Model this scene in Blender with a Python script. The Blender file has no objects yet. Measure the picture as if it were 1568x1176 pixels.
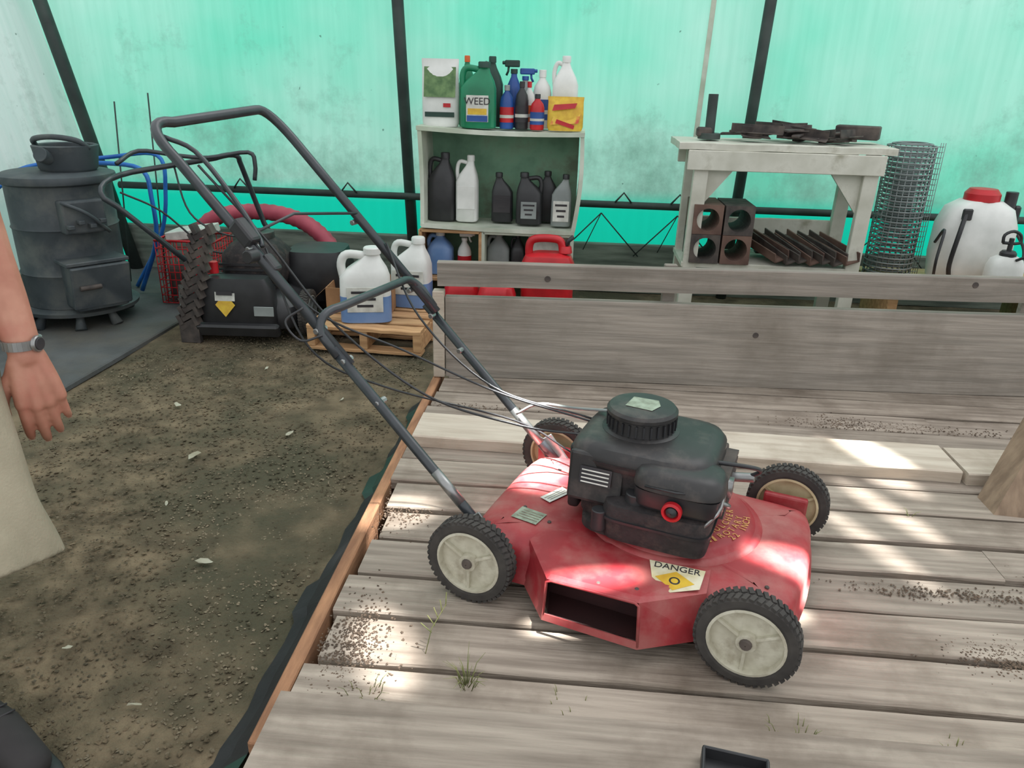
import bpy, bmesh, math, random
from math import sin, cos, pi, radians
from mathutils import Matrix, Vector, Euler
import mathutils.noise as mn
random.seed(7)
SC=bpy.context.scene
SC.view_settings.view_transform='Standard'
SC.view_settings.look='None'
COL=bpy.context.collection
def lin(c):
    r=[]
    for x in c[:3]:
        x=x/255.0
        r.append(x/12.92 if x<=.04045 else ((x+.055)/1.055)**2.4)
    return (r[0],r[1],r[2],1)
# ---------------------------------------------------------------- materials
def mk(name,c1,c2=None,scale=8,rough=.6,metal=0,bump=0,bscale=60,stretch=(1,1,1),lo=.35,hi=.65,spec=.5,c3=None,s3=2.0,rand=False,coat=0,p3=(.48,.68)):
    m=bpy.data.materials.new(name); m.use_nodes=True; nt=m.node_tree; N=nt.nodes; L=nt.links
    b=N['Principled BSDF']; b.inputs['Roughness'].default_value=rough; b.inputs['Metallic'].default_value=metal
    b.inputs['Specular IOR Level'].default_value=spec
    b.inputs['Coat Weight'].default_value=coat
    if c2 is None: c2=tuple(x*.86 for x in c1)
    tc=N.new('ShaderNodeTexCoord'); mp=N.new('ShaderNodeMapping'); L.new(tc.outputs['Object'],mp.inputs[0])
    mp.inputs['Scale'].default_value=stretch
    if rand:
        oi=N.new('ShaderNodeObjectInfo'); ml=N.new('ShaderNodeMath'); ml.operation='MULTIPLY'; ml.inputs[1].default_value=37
        L.new(oi.outputs['Random'],ml.inputs[0]); L.new(ml.outputs[0],mp.inputs['Location'])
    nz=N.new('ShaderNodeTexNoise'); nz.inputs['Scale'].default_value=scale; nz.inputs['Detail'].default_value=5
    L.new(mp.outputs[0],nz.inputs['Vector'])
    rp=N.new('ShaderNodeValToRGB'); L.new(nz.outputs['Fac'],rp.inputs[0])
    rp.color_ramp.elements[0].position=lo; rp.color_ramp.elements[1].position=hi
    rp.color_ramp.elements[0].color=lin(c2); rp.color_ramp.elements[1].color=lin(c1)
    out=rp.outputs[0]
    if c3 is not None:
        n3=N.new('ShaderNodeTexNoise'); n3.inputs['Scale'].default_value=s3; n3.inputs['Detail'].default_value=7; n3.inputs['Roughness'].default_value=.62
        if rand:
            va=N.new('ShaderNodeVectorMath'); va.operation='ADD'; L.new(tc.outputs['Object'],va.inputs[0]); L.new(ml.outputs[0],va.inputs[1]); L.new(va.outputs[0],n3.inputs['Vector'])
        else: L.new(tc.outputs['Object'],n3.inputs['Vector'])
        r3=N.new('ShaderNodeValToRGB'); r3.color_ramp.elements[0].position=p3[0]; r3.color_ramp.elements[1].position=p3[1]
        L.new(n3.outputs['Fac'],r3.inputs[0])
        mx=N.new('ShaderNodeMixRGB'); L.new(r3.outputs[0],mx.inputs[0]); L.new(out,mx.inputs[1]); mx.inputs[2].default_value=lin(c3); out=mx.outputs[0]
    if rand:
        mr=N.new('ShaderNodeMapRange'); L.new(oi.outputs['Random'],mr.inputs[0]); mr.inputs[3].default_value=.86; mr.inputs[4].default_value=1.1
        hs=N.new('ShaderNodeHueSaturation'); L.new(mr.outputs[0],hs.inputs['Value']); L.new(out,hs.inputs['Color']); out=hs.outputs[0]
    L.new(out,b.inputs['Base Color'])
    if bump:
        bn=N.new('ShaderNodeTexNoise'); bn.inputs['Scale'].default_value=bscale; bn.inputs['Detail'].default_value=6
        L.new(mp.outputs[0],bn.inputs['Vector'])
        bp=N.new('ShaderNodeBump'); bp.inputs['Strength'].default_value=bump; bp.inputs['Distance'].default_value=.01
        L.new(bn.outputs['Fac'],bp.inputs['Height']); L.new(bp.outputs[0],b.inputs['Normal'])
    return m
M={}
M['deckwood']=mk('weathered_wood',(176,163,149),(134,122,110),scale=3.0,stretch=(1.0,15,15),rough=.9,bump=.6,bscale=6,c3=(114,101,88),s3=3.6,rand=True,lo=.3,hi=.66,p3=(.48,.74))
M['fencewood']=mk('grey_fence_wood',(160,151,141),(134,127,118),scale=3,stretch=(.8,14,14),rough=.9,bump=.4,bscale=6,c3=(126,118,108),s3=2.4,rand=True)
M['newwood']=mk('pale_board',(202,190,174),(180,166,150),scale=3,stretch=(1.2,12,12),rough=.8,bump=.3,bscale=6,rand=True,c3=(156,140,122),s3=3,p3=(.54,.75))
M['bracewood']=mk('brace_wood',(158,136,114),(128,108,90),scale=3,stretch=(12,12,1.2),rough=.85,bump=.3,bscale=6)
M['orangewood']=mk('orange_strip_wood',(184,136,100),(138,98,72),scale=5,stretch=(8,1.2,8),rough=.85,bump=.3)
M['pallet']=mk('pallet_wood',(206,164,120),(176,134,94),scale=4,stretch=(1.5,10,10),rough=.8,rand=True)
M['card']=mk('cardboard',(176,134,96),(150,110,76),rough=.9)
M['dirt']=mk('dirt',(132,116,92),(78,68,51),scale=9,rough=1,bump=1.0,bscale=80,c3=(78,74,56),s3=1.6,lo=.32,hi=.68,p3=(.44,.6))
M['deckdirt']=mk('deck_dirt',(124,106,90),(88,74,62),scale=30,rough=1,bump=1.0,bscale=120)
M['gapdirt']=mk('gap_dirt',(80,68,58),(46,39,33),scale=14,rough=1,bump=1.0,bscale=120)
M['stone']=mk('stones',(138,126,104),(82,74,58),scale=1.7,rough=.95,lo=.4,hi=.6)
M['slab']=mk('slab',(90,92,92),(68,70,70),scale=4,rough=.85,bump=.3,c3=(98,94,86),s3=1.5)
M['red']=mk('mower_red_paint',(168,50,56),(144,38,45),scale=9,rough=.5,spec=.45,c3=(168,108,102),s3=8,p3=(.42,.74))
M['redin']=mk('chute_inside',(58,26,26),(38,20,20),rough=.8)
M['blk']=mk('black_plastic',(50,50,52),(38,38,40),scale=12,rough=.42)
M['blkm']=mk('black_tube_paint',(56,60,64),(42,46,50),rough=.34,scale=20,spec=.6)
M['engdust']=mk('dusty_engine_black',(54,49,49),(40,37,38),scale=40,rough=.7,bump=.2,bscale=140,spec=.35,c3=(86,72,67),s3=18,p3=(.5,.72))
M['engsh']=mk('engine_cover',(52,50,50),(40,39,39),scale=10,rough=.42,spec=.45,c3=(94,86,81),s3=11,p3=(.5,.78))
M['tire']=mk('tire_rubber',(74,70,66),(54,51,49),scale=20,rough=.9)
M['hub']=mk('wheel_hub_plastic',(212,208,190),(182,176,156),scale=22,rough=.6,c3=(144,132,110),s3=14,p3=(.5,.72))
M['hub2']=mk('wheel_hub_inner',(206,192,154),(178,162,126),scale=22,rough=.6)
M['steel']=mk('steel',(176,176,176),(130,130,128),rough=.35,metal=.8)
M['rust']=mk('rusty_iron',(98,88,82),(62,57,56),scale=14,rough=.75,metal=.2)
M['iron']=mk('stove_iron',(72,78,82),(54,60,64),scale=7,rough=.6,c3=(92,94,92),s3=5)
M['white']=mk('white_plastic',(232,232,228),(212,213,208),rough=.45)
M['whitegreen']=mk('old_white_paint',(214,218,204),(168,178,160),scale=5,rough=.8,c3=(182,192,170),s3=3)
M['shelfback']=mk('shelf_back_panel',(142,184,154),(96,132,108),scale=4,rough=.85,c3=(112,124,104),s3=4)
M['benchwhite']=mk('bench_paint',(216,214,202),(190,188,174),scale=6,rough=.8,c3=(160,156,138),s3=6,p3=(.55,.75))
M['green']=mk('green_plastic',(24,132,92),(18,110,76),rough=.4)
M['dgreen']=mk('dark_green_plastic',(36,70,60),(28,54,46),rough=.5)
M['blue']=mk('blue_plastic',(44,88,164),(34,70,134),rough=.4)
M['lblue']=mk('washer_fluid',(120,150,196),(98,132,182),rough=.3)
M['bhose']=mk('blue_hose',(40,120,205),(30,90,170),rough=.4)
M['redp']=mk('red_plastic',(206,34,44),(170,26,34),rough=.4)
M['orange']=mk('orange_plastic',(230,104,40),(200,84,30),rough=.4)
M['yellow']=mk('yellow_print',(226,190,62),(206,160,50),rough=.5,scale=30)
M['pink']=mk('pink_hose',(190,84,100),(160,62,80),rough=.5)
M['grey']=mk('grey_plastic',(150,156,154),(126,132,130),rough=.5)
M['label']=mk('label_paper',(222,222,214),(190,190,182),rough=.6,scale=20)
M['ink']=mk('label_ink',(58,54,56),(42,40,44),rough=.6)
M['greylabel']=mk('worn_label',(164,176,156),(126,132,114),rough=.5,scale=40)
M['plate']=mk('rating_plate_print',(140,140,118),(112,96,84),rough=.5,scale=90)
M['dlabel']=mk('danger_label',(228,222,196),(206,194,150),rough=.5,scale=30)
M['gold']=mk('faded_gold_print',(228,178,98),(210,146,86),rough=.6,scale=60)
M['brown']=mk('clay',(122,96,84),(90,68,60),scale=8,rough=.85)
M['bagprint']=mk('bag_print',(200,70,50),(220,180,60),scale=14,rough=.4,lo=.45,hi=.55)
M['leafprint']=mk('lawn_print',(120,150,96),(70,104,60),scale=20,rough=.5)
M['skin']=mk('skin',(190,136,114),(170,112,92),scale=14,rough=.55,c3=(180,114,96),s3=9)
M['nail']=mk('nail',(214,170,154),(204,158,142),rough=.35)
M['khaki']=mk('khaki_cloth',(164,154,133),(142,133,113),scale=6,rough=.95,bump=.2,bscale=180)
M['shirt']=mk('white_shirt',(226,226,222),(204,206,206),scale=5,rough=.95)
M['hair']=mk('grey_hair',(120,108,96),(84,74,66),scale=30,rough=.8)
M['grass']=mk('dry_grass',(150,150,98),(112,122,70),scale=20,rough=.8)
M['sole']=mk('shoe',(54,50,50),(38,35,36),rough=.8)
M['plasticsheet']=mk('black_sheeting',(40,40,42),(28,28,30),scale=6,rough=.55,bump=.3,bscale=20)
M['paleleaf']=mk('dry_leaf',(186,184,166),(150,144,122),rough=.8)
M['pole']=mk('dark_pole_paint',(60,70,66),(44,52,50),scale=8,rough=.6)
M['mesh']=mk('galvanised_wire',(150,157,157),(118,125,125),rough=.5,metal=.2)
M['base']=mk('base_timber',(136,146,134),(92,100,92),scale=3,stretch=(1.2,10,10),rough=.9)

def wallmat(name,cmain,cpale,cdirt,cglow):
    m=bpy.data.materials.new(name); m.use_nodes=True; nt=m.node_tree; N=nt.nodes; L=nt.links
    for n in list(N): N.remove(n)
    o=N.new('ShaderNodeOutputMaterial'); d=N.new('ShaderNodeBsdfDiffuse'); t=N.new('ShaderNodeBsdfTranslucent'); mx=N.new('ShaderNodeMixShader'); mx.inputs[0].default_value=.55
    tc=N.new('ShaderNodeTexCoord')
    n1=N.new('ShaderNodeTexNoise'); n1.inputs['Scale'].default_value=.75; n1.inputs['Detail'].default_value=4; L.new(tc.outputs['Object'],n1.inputs['Vector'])
    r1=N.new('ShaderNodeValToRGB'); r1.color_ramp.elements[0].position=.36; r1.color_ramp.elements[1].position=.62
    r1.color_ramp.elements[0].color=lin(cmain); r1.color_ramp.elements[1].color=lin(cpale); L.new(n1.outputs['Fac'],r1.inputs[0])
    mp=N.new('ShaderNodeMapping'); mp.inputs['Scale'].default_value=(14,14,.8); L.new(tc.outputs['Object'],mp.inputs[0])
    n2=N.new('ShaderNodeTexNoise'); n2.inputs['Scale'].default_value=1.6; n2.inputs['Detail'].default_value=5; L.new(mp.outputs[0],n2.inputs['Vector'])
    r2=N.new('ShaderNodeValToRGB'); r2.color_ramp.elements[0].position=.3; r2.color_ramp.elements[1].position=.7
    r2.color_ramp.elements[0].color=(.86,.92,.9,1); r2.color_ramp.elements[1].color=(1,1,1,1); L.new(n2.outputs['Fac'],r2.inputs[0])
    mu=N.new('ShaderNodeMixRGB'); mu.blend_type='MULTIPLY'; mu.inputs[0].default_value=1; L.new(r1.outputs[0],mu.inputs[1]); L.new(r2.outputs[0],mu.inputs[2])
    sp=N.new('ShaderNodeSeparateXYZ'); L.new(tc.outputs['Object'],sp.inputs[0])
    n3=N.new('ShaderNodeTexNoise'); n3.inputs['Scale'].default_value=1.9; n3.inputs['Detail'].default_value=10; n3.inputs['Roughness'].default_value=.72; L.new(tc.outputs['Object'],n3.inputs['Vector'])
    mr=N.new('ShaderNodeMapRange'); mr.inputs[1].default_value=.5; mr.inputs[2].default_value=1.35; mr.inputs[3].default_value=.17; mr.inputs[4].default_value=-.02; L.new(sp.outputs['Z'],mr.inputs[0])
    ad=N.new('ShaderNodeMath'); ad.operation='ADD'; L.new(n3.outputs['Fac'],ad.inputs[0]); L.new(mr.outputs[0],ad.inputs[1])
    r3=N.new('ShaderNodeValToRGB'); r3.color_ramp.elements[0].position=.55; r3.color_ramp.elements[1].position=.80
    r3.color_ramp.elements[0].color=(0,0,0,1); r3.color_ramp.elements[1].color=(.85,.85,.85,1); L.new(ad.outputs[0],r3.inputs[0])
    m3=N.new('ShaderNodeMixRGB'); L.new(r3.outputs[0],m3.inputs[0]); L.new(mu.outputs[0],m3.inputs[1]); m3.inputs[2].default_value=lin(cdirt)
    n5=N.new('ShaderNodeTexNoise'); n5.inputs['Scale'].default_value=17; n5.inputs['Detail'].default_value=3; L.new(tc.outputs['Object'],n5.inputs['Vector'])
    r5=N.new('ShaderNodeValToRGB'); r5.color_ramp.elements[0].position=.73; r5.color_ramp.elements[1].position=.77; r5.color_ramp.elements[1].color=(.7,.7,.7,1); L.new(n5.outputs['Fac'],r5.inputs[0])
    m5=N.new('ShaderNodeMixRGB'); L.new(r5.outputs[0],m5.inputs[0]); L.new(m3.outputs[0],m5.inputs[1]); m5.inputs[2].default_value=lin((70,110,96))
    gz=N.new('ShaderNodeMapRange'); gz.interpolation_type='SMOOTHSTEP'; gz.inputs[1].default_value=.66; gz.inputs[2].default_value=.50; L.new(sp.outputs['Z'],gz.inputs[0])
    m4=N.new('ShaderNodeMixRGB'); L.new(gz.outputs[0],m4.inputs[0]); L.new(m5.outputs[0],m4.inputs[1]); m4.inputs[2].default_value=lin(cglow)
    L.new(m4.outputs[0],d.inputs[0]); L.new(m4.outputs[0],t.inputs[0])
    L.new(d.outputs[0],mx.inputs[1]); L.new(t.outputs[0],mx.inputs[2]); L.new(mx.outputs[0],o.inputs[0])
    return m
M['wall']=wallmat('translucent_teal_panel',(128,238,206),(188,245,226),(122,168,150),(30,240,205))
M['wallw']=wallmat('translucent_white_panel',(226,240,236),(240,244,243),(150,160,154),(200,226,220))

# ---------------------------------------------------------------- builders
def empty(name,loc=(0,0,0),rz=0,rot=None):
    e=bpy.data.objects.new(name,None); COL.objects.link(e); e.location=loc; e.rotation_euler=rot if rot else (0,0,rz); e.empty_display_size=.1
    return e
def mo(name,V,F,mat,parent=None,loc=(0,0,0),rot=(0,0,0),smooth=False,mats=None,fm=None):
    me=bpy.data.meshes.new(name); me.from_pydata([tuple(v) for v in V],[],F); me.update()
    if mats:
        for k in mats: me.materials.append(M[k])
        if fm:
            for i,p in enumerate(me.polygons): p.material_index=fm[i]
    else: me.materials.append(M[mat])
    if smooth:
        for p in me.polygons: p.use_smooth=True
    o=bpy.data.objects.new(name,me); COL.objects.link(o); o.location=loc; o.rotation_euler=rot
    if parent: o.parent=parent
    return o
def bm_fin(bm,name,mat,parent,loc,rot,smooth):
    me=bpy.data.meshes.new(name); bmesh.ops.recalc_face_normals(bm,faces=bm.faces[:]); bm.to_mesh(me); bm.free(); me.materials.append(M[mat])
    if smooth:
        for p in me.polygons: p.use_smooth=True
    o=bpy.data.objects.new(name,me); COL.objects.link(o); o.location=loc; o.rotation_euler=rot
    if parent: o.parent=parent
    return o
def box(name,size,loc,mat,parent=None,rot=(0,0,0),bev=.003,seg=1,smooth=False,taper=1.0):
    bm=bmesh.new(); bmesh.ops.create_cube(bm,size=1)
    for v in bm.verts:
        t=taper if v.co.z>0 else 1
        v.co=Vector((v.co.x*size[0]*t,v.co.y*size[1]*t,v.co.z*size[2]))
    if bev>0: bmesh.ops.bevel(bm,geom=bm.edges[:],offset=min(bev,min(size)*.45),segments=seg,affect='EDGES',profile=.5)
    return bm_fin(bm,name,mat,parent,loc,rot,smooth)
def board(name,size,loc,mat,parent=None,rot=(0,0,0),jit=.003):
    "plank subdivided lengthwise with slight warp"
    bm=bmesh.new(); n=12; rings=[]
    for i in range(n+1):
        x=-size[0]/2+size[0]*i/n
        dy=random.uniform(-jit,jit); dz=random.uniform(-jit,jit)*.6; b=.004
        r=[(-1,-1),( -1,1),(1,1),(1,-1)]
        pts=[]
        for (sy,sz) in r:
            hy=size[1]/2; hz=size[2]/2
            if sz>0:
                a=[(sy*hy,hz-b),(sy*(hy-b),hz)]
                if sy>0: a=a[::-1]
                for q in a: pts.append((x,q[0]+dy,q[1]+dz))
            else: pts.append((x,sy*hy+dy,-hz+dz))
        rings.append([bm.verts.new(p) for p in pts])
    k=len(rings[0])
    for i in range(n):
        for j in range(k): bm.faces.new((rings[i][j],rings[i][(j+1)%k],rings[i+1][(j+1)%k],rings[i+1][j]))
    bm.faces.new(rings[0]); bm.faces.new(rings[-1])
    return bm_fin(bm,name,mat,parent,loc,rot,False)
def lathe_data(prof,seg=32,ax='Z',caps=True):
    V=[];F=[]
    n=len(prof)
    for i in range(seg):
        a=2*pi*i/seg
        for r,z in prof:
            p=(r*cos(a),r*sin(a),z)
            if ax=='Y': p=(r*cos(a),z,r*sin(a))
            if ax=='X': p=(z,r*cos(a),r*sin(a))
            V.append(p)
    for i in range(seg):
        for j in range(n-1):
            a=i*n+j; b=((i+1)%seg)*n+j
            F.append((a,b,b+1,a+1))
    if caps:
        if prof[0][0]>.0015: F.append(tuple(i*n for i in range(seg))[::-1])
        if prof[-1][0]>.0015: F.append(tuple(i*n+n-1 for i in range(seg)))
    return V,F
def lathe(name,prof,mat,parent=None,loc=(0,0,0),rot=(0,0,0),seg=32,ax='Z',smooth=True,caps=True):
    V,F=lathe_data(prof,seg,ax,caps)
    o=mo(name,V,F,mat,parent,loc,rot,smooth)
    if smooth:
        md=o.modifiers.new('es','EDGE_SPLIT'); md.split_angle=radians(38)
    return o
def cyl(name,r,h,loc,mat,parent=None,rot=(0,0,0),seg=24,r2=None,b=.002,ax='Z'):
    r2=r if r2 is None else r2; b=min(b,h*.3,r*.3)
    return lathe(name,[(max(r-b,1e-4),-h/2),(r,-h/2+b),(r2,h/2-b),(max(r2-b,1e-4),h/2)],mat,parent,loc,rot,seg,ax)
def crom(P,sub):
    P=[Vector(p) for p in P]
    if sub<=1: return P
    out=[]
    for i in range(len(P)-1):
        p0=P[i-1] if i>0 else P[i]*2-P[i+1]; p1=P[i]; p2=P[i+1]; p3=P[i+2] if i+2<len(P) else P[i+1]*2-P[i]
        for k in range(sub):
            t=k/sub
            out.append(.5*((2*p1)+(p2-p0)*t+(2*p0-5*p1+4*p2-p3)*t*t+(3*p1-p0-3*p2+p3)*t*t*t))
    out.append(P[-1]); return out
def sweep_data(P,R,seg=10,sub=1,round_ends=False,flat=None,off=0):
    n0=len(P)
    if not isinstance(R,(list,tuple)): R=[R]*n0
    Q=crom(P,sub)
    RR=[]
    for i in range(len(Q)):
        t=i/(sub if sub>1 else 1); a=min(int(t),n0-1); b=min(a+1,n0-1); RR.append(R[a]+(R[b]-R[a])*(t-a))
    if round_ends:
        d0=(Q[0]-Q[1]).normalized(); d1=(Q[-1]-Q[-2]).normalized(); r0=RR[0]; r1=RR[-1]
        q0=Q[0].copy(); q1=Q[-1].copy()
        pre=[(q0+d0*r0*sin(a),r0*cos(a)) for a in (radians(80),radians(55),radians(28))]
        post=[(q1+d1*r1*sin(a),r1*cos(a)) for a in (radians(28),radians(55),radians(80))]
        Q=[p for p,_ in pre]+Q+[p for p,_ in post]; RR=[r for _,r in pre]+RR+[r for _,r in post]
    V=[];F=[]
    T=[]
    for i in range(len(Q)):
        a=Q[max(i-1,0)]; b=Q[min(i+1,len(Q)-1)]; t=(b-a)
        T.append(t.normalized() if t.length>1e-9 else Vector((0,0,1)))
    up=Vector((0,0,1)) if abs(T[0].z)<.9 else Vector((1,0,0))
    if flat: up=Vector(flat[2])
    nrm=(up-T[0]*up.dot(T[0])).normalized()
    for i,q in enumerate(Q):
        nrm=(nrm-T[i]*nrm.dot(T[i])).normalized(); bi=T[i].cross(nrm)
        fa,fb=(flat[0],flat[1]) if flat else (1,1)
        for k in range(seg):
            a=2*pi*k/seg
            V.append(q+nrm*(cos(a)*RR[i]*fa)+bi*(sin(a)*RR[i]*fb))
    for i in range(len(Q)-1):
        for k in range(seg):
            F.append((off+i*seg+k,off+i*seg+(k+1)%seg,off+(i+1)*seg+(k+1)%seg,off+(i+1)*seg+k))
    F.append(tuple(off+k for k in range(seg))[::-1]); F.append(tuple(off+(len(Q)-1)*seg+k for k in range(seg)))
    return V,F
def tube(name,P,R,mat,parent=None,loc=(0,0,0),rot=(0,0,0),seg=10,sub=1,round_ends=False,flat=None):
    V,F=sweep_data(P,R,seg,sub,round_ends,flat)
    return mo(name,V,F,mat,parent,loc,rot,True)
def multi(name,items,mat,parent=None,loc=(0,0,0),rot=(0,0,0),smooth=True,remesh=0,sm=0):
    V=[];F=[]
    for (v,f) in items:
        o=len(V); V+=[Vector(x) for x in v]; F+=[tuple(i+o for i in q) for q in f]
    o=mo(name,V,F,mat,parent,loc,rot,smooth)
    if remesh:
        md=o.modifiers.new('rm','REMESH'); md.mode='VOXEL'; md.voxel_size=remesh; md.use_smooth_shade=True
        if sm:
            s=o.modifiers.new('sm','SMOOTH'); s.factor=.5; s.iterations=sm
    return o
def boxdata(size,loc,rz=0,rx=0,ry=0):
    R=Euler((rx,ry,rz)).to_matrix(); V=[]
    for x in (-.5,.5):
        for y in (-.5,.5):
            for z in (-.5,.5): V.append(R@Vector((x*size[0],y*size[1],z*size[2]))+Vector(loc))
    return V,[(0,1,3,2),(4,6,7,5),(0,4,5,1),(2,3,7,6),(0,2,6,4),(1,5,7,3)]
def sup(w,d,n,seg):
    out=[]
    for i in range(seg):
        a=2*pi*(i+.5)/seg; c=cos(a); s=sin(a)
        out.append((math.copysign(abs(c)**(2/n),c)*w/2,math.copysign(abs(s)**(2/n),s)*d/2))
    return out
def loft(name,secs,mat,parent=None,loc=(0,0,0),rot=(0,0,0),n=4,seg=32,smooth=True):
    "secs: (z,w,d[,dx,dy])"
    V=[];F=[]
    for s in secs:
        dx=s[3] if len(s)>3 else 0; dy=s[4] if len(s)>4 else 0
        for (x,y) in sup(s[1],s[2],n,seg): V.append((x+dx,y+dy,s[0]))
    for i in range(len(secs)-1):
        for k in range(seg): F.append((i*seg+k,i*seg+(k+1)%seg,(i+1)*seg+(k+1)%seg,(i+1)*seg+k))
    F.append(tuple(range(seg))[::-1]); F.append(tuple((len(secs)-1)*seg+k for k in range(seg)))
    o=mo(name,V,F,mat,parent,loc,rot,smooth)
    md=o.modifiers.new('es','EDGE_SPLIT'); md.split_angle=radians(42)
    return o
def quad(name,pts,mat,parent=None,loc=(0,0,0),rot=(0,0,0)):
    return mo(name,pts,[tuple(range(len(pts)))],mat,parent,loc,rot)
def text(name,s,size,loc,rot,mat,parent,ext=.0003):
    cu=bpy.data.curves.new(name,'FONT'); cu.body=s; cu.size=size; cu.align_x='CENTER'; cu.align_y='CENTER'; cu.extrude=ext
    o=bpy.data.objects.new(name,cu); COL.objects.link(o); o.location=loc; o.rotation_euler=rot; cu.materials.append(M[mat]); o.parent=parent; return o
def resample(P,n):
    P=[Vector(p) for p in P]; L=[0]
    for i in range(len(P)): L.append(L[-1]+(P[(i+1)%len(P)]-P[i]).length)
    out=[]; j=0
    for k in range(n):
        t=L[-1]*k/n
        while L[j+1]<t: j+=1
        a=P[j]; b=P[(j+1)%len(P)]; out.append(a+(b-a)*((t-L[j])/(L[j+1]-L[j])))
    return out
def chaikin(P,it=2,q=.25):
    P=[Vector(p) for p in P]
    for _ in range(it):
        o=[]
        for i in range(len(P)):
            a=P[i]; b=P[(i+1)%len(P)]; o+= [a+(b-a)*q, a+(b-a)*(1-q)]
        P=o
    return P
def inset(P,d):
    out=[]; n=len(P)
    for i in range(n):
        t=(P[(i+1)%n]-P[i-1]).normalized(); nn=Vector((-t.y,t.x)); out.append(P[i]+nn*d)
    return out

# ================================================================ ROOM
D=.15
def ground():
    V=[];F=[]; nx,ny=90,80; x0,x1,y0,y1=-5.5,6.5,-1.5,6.5
    for j in range(ny+1):
        for i in range(nx+1):
            x=x0+(x1-x0)*i/nx; y=y0+(y1-y0)*j/ny
            h=mn.noise(Vector((x*1.7,y*1.7,0)))*.012+mn.noise(Vector((x*6,y*6,3)))*.005-.008
            V.append((x,y,h))
    for j in range(ny):
        for i in range(nx):
            a=j*(nx+1)+i; F.append((a,a+1,a+nx+2,a+nx+1))
    return mo('floor',V,F,'dirt',smooth=True)
ground()
def corr(name,length,h,mat,loc,rot,z0=0):
    V=[];F=[]; n=int(length/.019)
    for i in range(n+1):
        x=length*i/n
        V.append((x,.0035*sin(x*2*pi/.076),z0)); V.append((x,.0035*sin(x*2*pi/.076),h))
    for i in range(n): F.append((2*i,2*i+2,2*i+3,2*i+1))
    return mo(name,V,F,mat,loc=loc,rot=rot,smooth=True)
corr('wall_back',9.9,3.2,'wall',(-4.0,5.0,0),(0,0,0))
corr('wall_left',5.2,3.2,'wallw',(-3.12,5.0,0),(radians(11.5),0,radians(-90)))
box('baseboard_back',(8.9,.05,.32),(1.4,4.95,.15),'base',bev=.006)
box('baseboard_left',(.05,4.8,.22),(-3.10,2.5,.10),'base',bev=.006)
box('trim_seam',(.03,.006,2.9),(.72,4.985,1.75),'whitegreen',bev=.002,rot=(0,radians(1.5),0))
def pole(name,x0,z0,x1,z1,r=.035,y=4.9):
    tube(name,[(x0,y,z0),(x1,y-.02,z1)],r,'pole',seg=14)
pole('frame_pole',-1.05,-.01,-1.17,3.1,.036)
pole('frame_pole.001',.96,-.01,1.07,3.1,.033)
pole('frame_pole.002',-2.97,-.01,-3.62,3.15,.04,4.88)
tube('frame_rail',[(-2.98,4.84,.58),(1,4.84,.57),(5.5,4.84,.57)],.022,'pole',seg=12)
e=empty('rail_clips')
for x in (-2.15,-1.45,.28,.62,2.4):
    multi('clip',[sweep_data([(x-.05,4.82,.59),(x,4.81,.65),(x+.05,4.82,.59)],.006,6)],'pole',e)
e=empty('wire_brace')
for x in (.15,.62,1.9):
    tube('wire',[(x-.25,4.86,.25),(x,4.83,.52)],.004,'pole',e,seg=6); tube('wire',[(x+.25,4.86,.25),(x,4.83,.52)],.004,'pole',e,seg=6)
    tube('wire',[(x-.1,4.86,.28),(x,4.83,.52)],.003,'pole',e,seg=6)
box('floor_slab',(1.0,2.2,.03),(-2.62,3.85,.005),'slab',rot=(0,0,radians(-1)),bev=.006)

# ================================================================ DECK
dk=empty('wooden_deck')
y=1.10; rows=[.118,.14,.135,.142,.128,.14,.138,.12]
i=0
while y<2.80:
    w=rows[i%len(rows)]; g=.012+random.random()*.008
    w=min(w,2.855-y)
    x0=-.50+random.uniform(-.02,.02)
    if i%3==1:
        j=random.uniform(.8,1.5)
        board('plank',(j-x0-.003,w,.035),((x0+j)/2,y+w/2,D-.0175),'deckwood',dk); board('plank',(3.3-j,w,.035),((3.3+j)/2,y+w/2,D-.0175),'deckwood',dk)
    else:
        board('plank',(3.3-x0,w,.035),((3.3+x0)/2,y+w/2,D-.0175+random.uniform(-.002,.003)),'deckwood',dk)
    y+=w+g; i+=1
box('plank_under_fence',(3.8,.30,.035),(1.41,3.02,D-.019),'deckwood',dk,bev=.003)
box('dirt_fill',(3.7,2.0,.10),(1.4,2.08,.055),'gapdirt',dk,bev=0)
box('edge_strip',(.032,1.95,.12),(-.535,1.98,.088),'orangewood',dk,bev=.003)
board('rim_plank',(3.9,.30,.16),(1.44,.945,.12),'deckwood',dk,rot=(0,0,radians(.3)),jit=.004)
board('pale_plank',(1.74,.19,.04),(.37,2.31,.172),'newwood',dk,rot=(0,0,radians(-.6)))
board('pale_plank',(2.0,.185,.04),(2.25,2.30,.172),'newwood',dk,rot=(0,0,radians(.6)))
multi('side_brace',[([(1.25,2.02,.15),(1.45,2.0,.15),(1.45,2.1,.15),(1.25,2.12,.15),(1.47,2.18,.60),(1.67,2.16,.60),(1.67,2.26,.60),(1.47,2.28,.60)],[(0,1,5,4),(1,2,6,5),(2,3,7,6),(3,0,4,7),(4,5,6,7),(3,2,1,0)])],'bracewood',dk,smooth=False)
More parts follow.
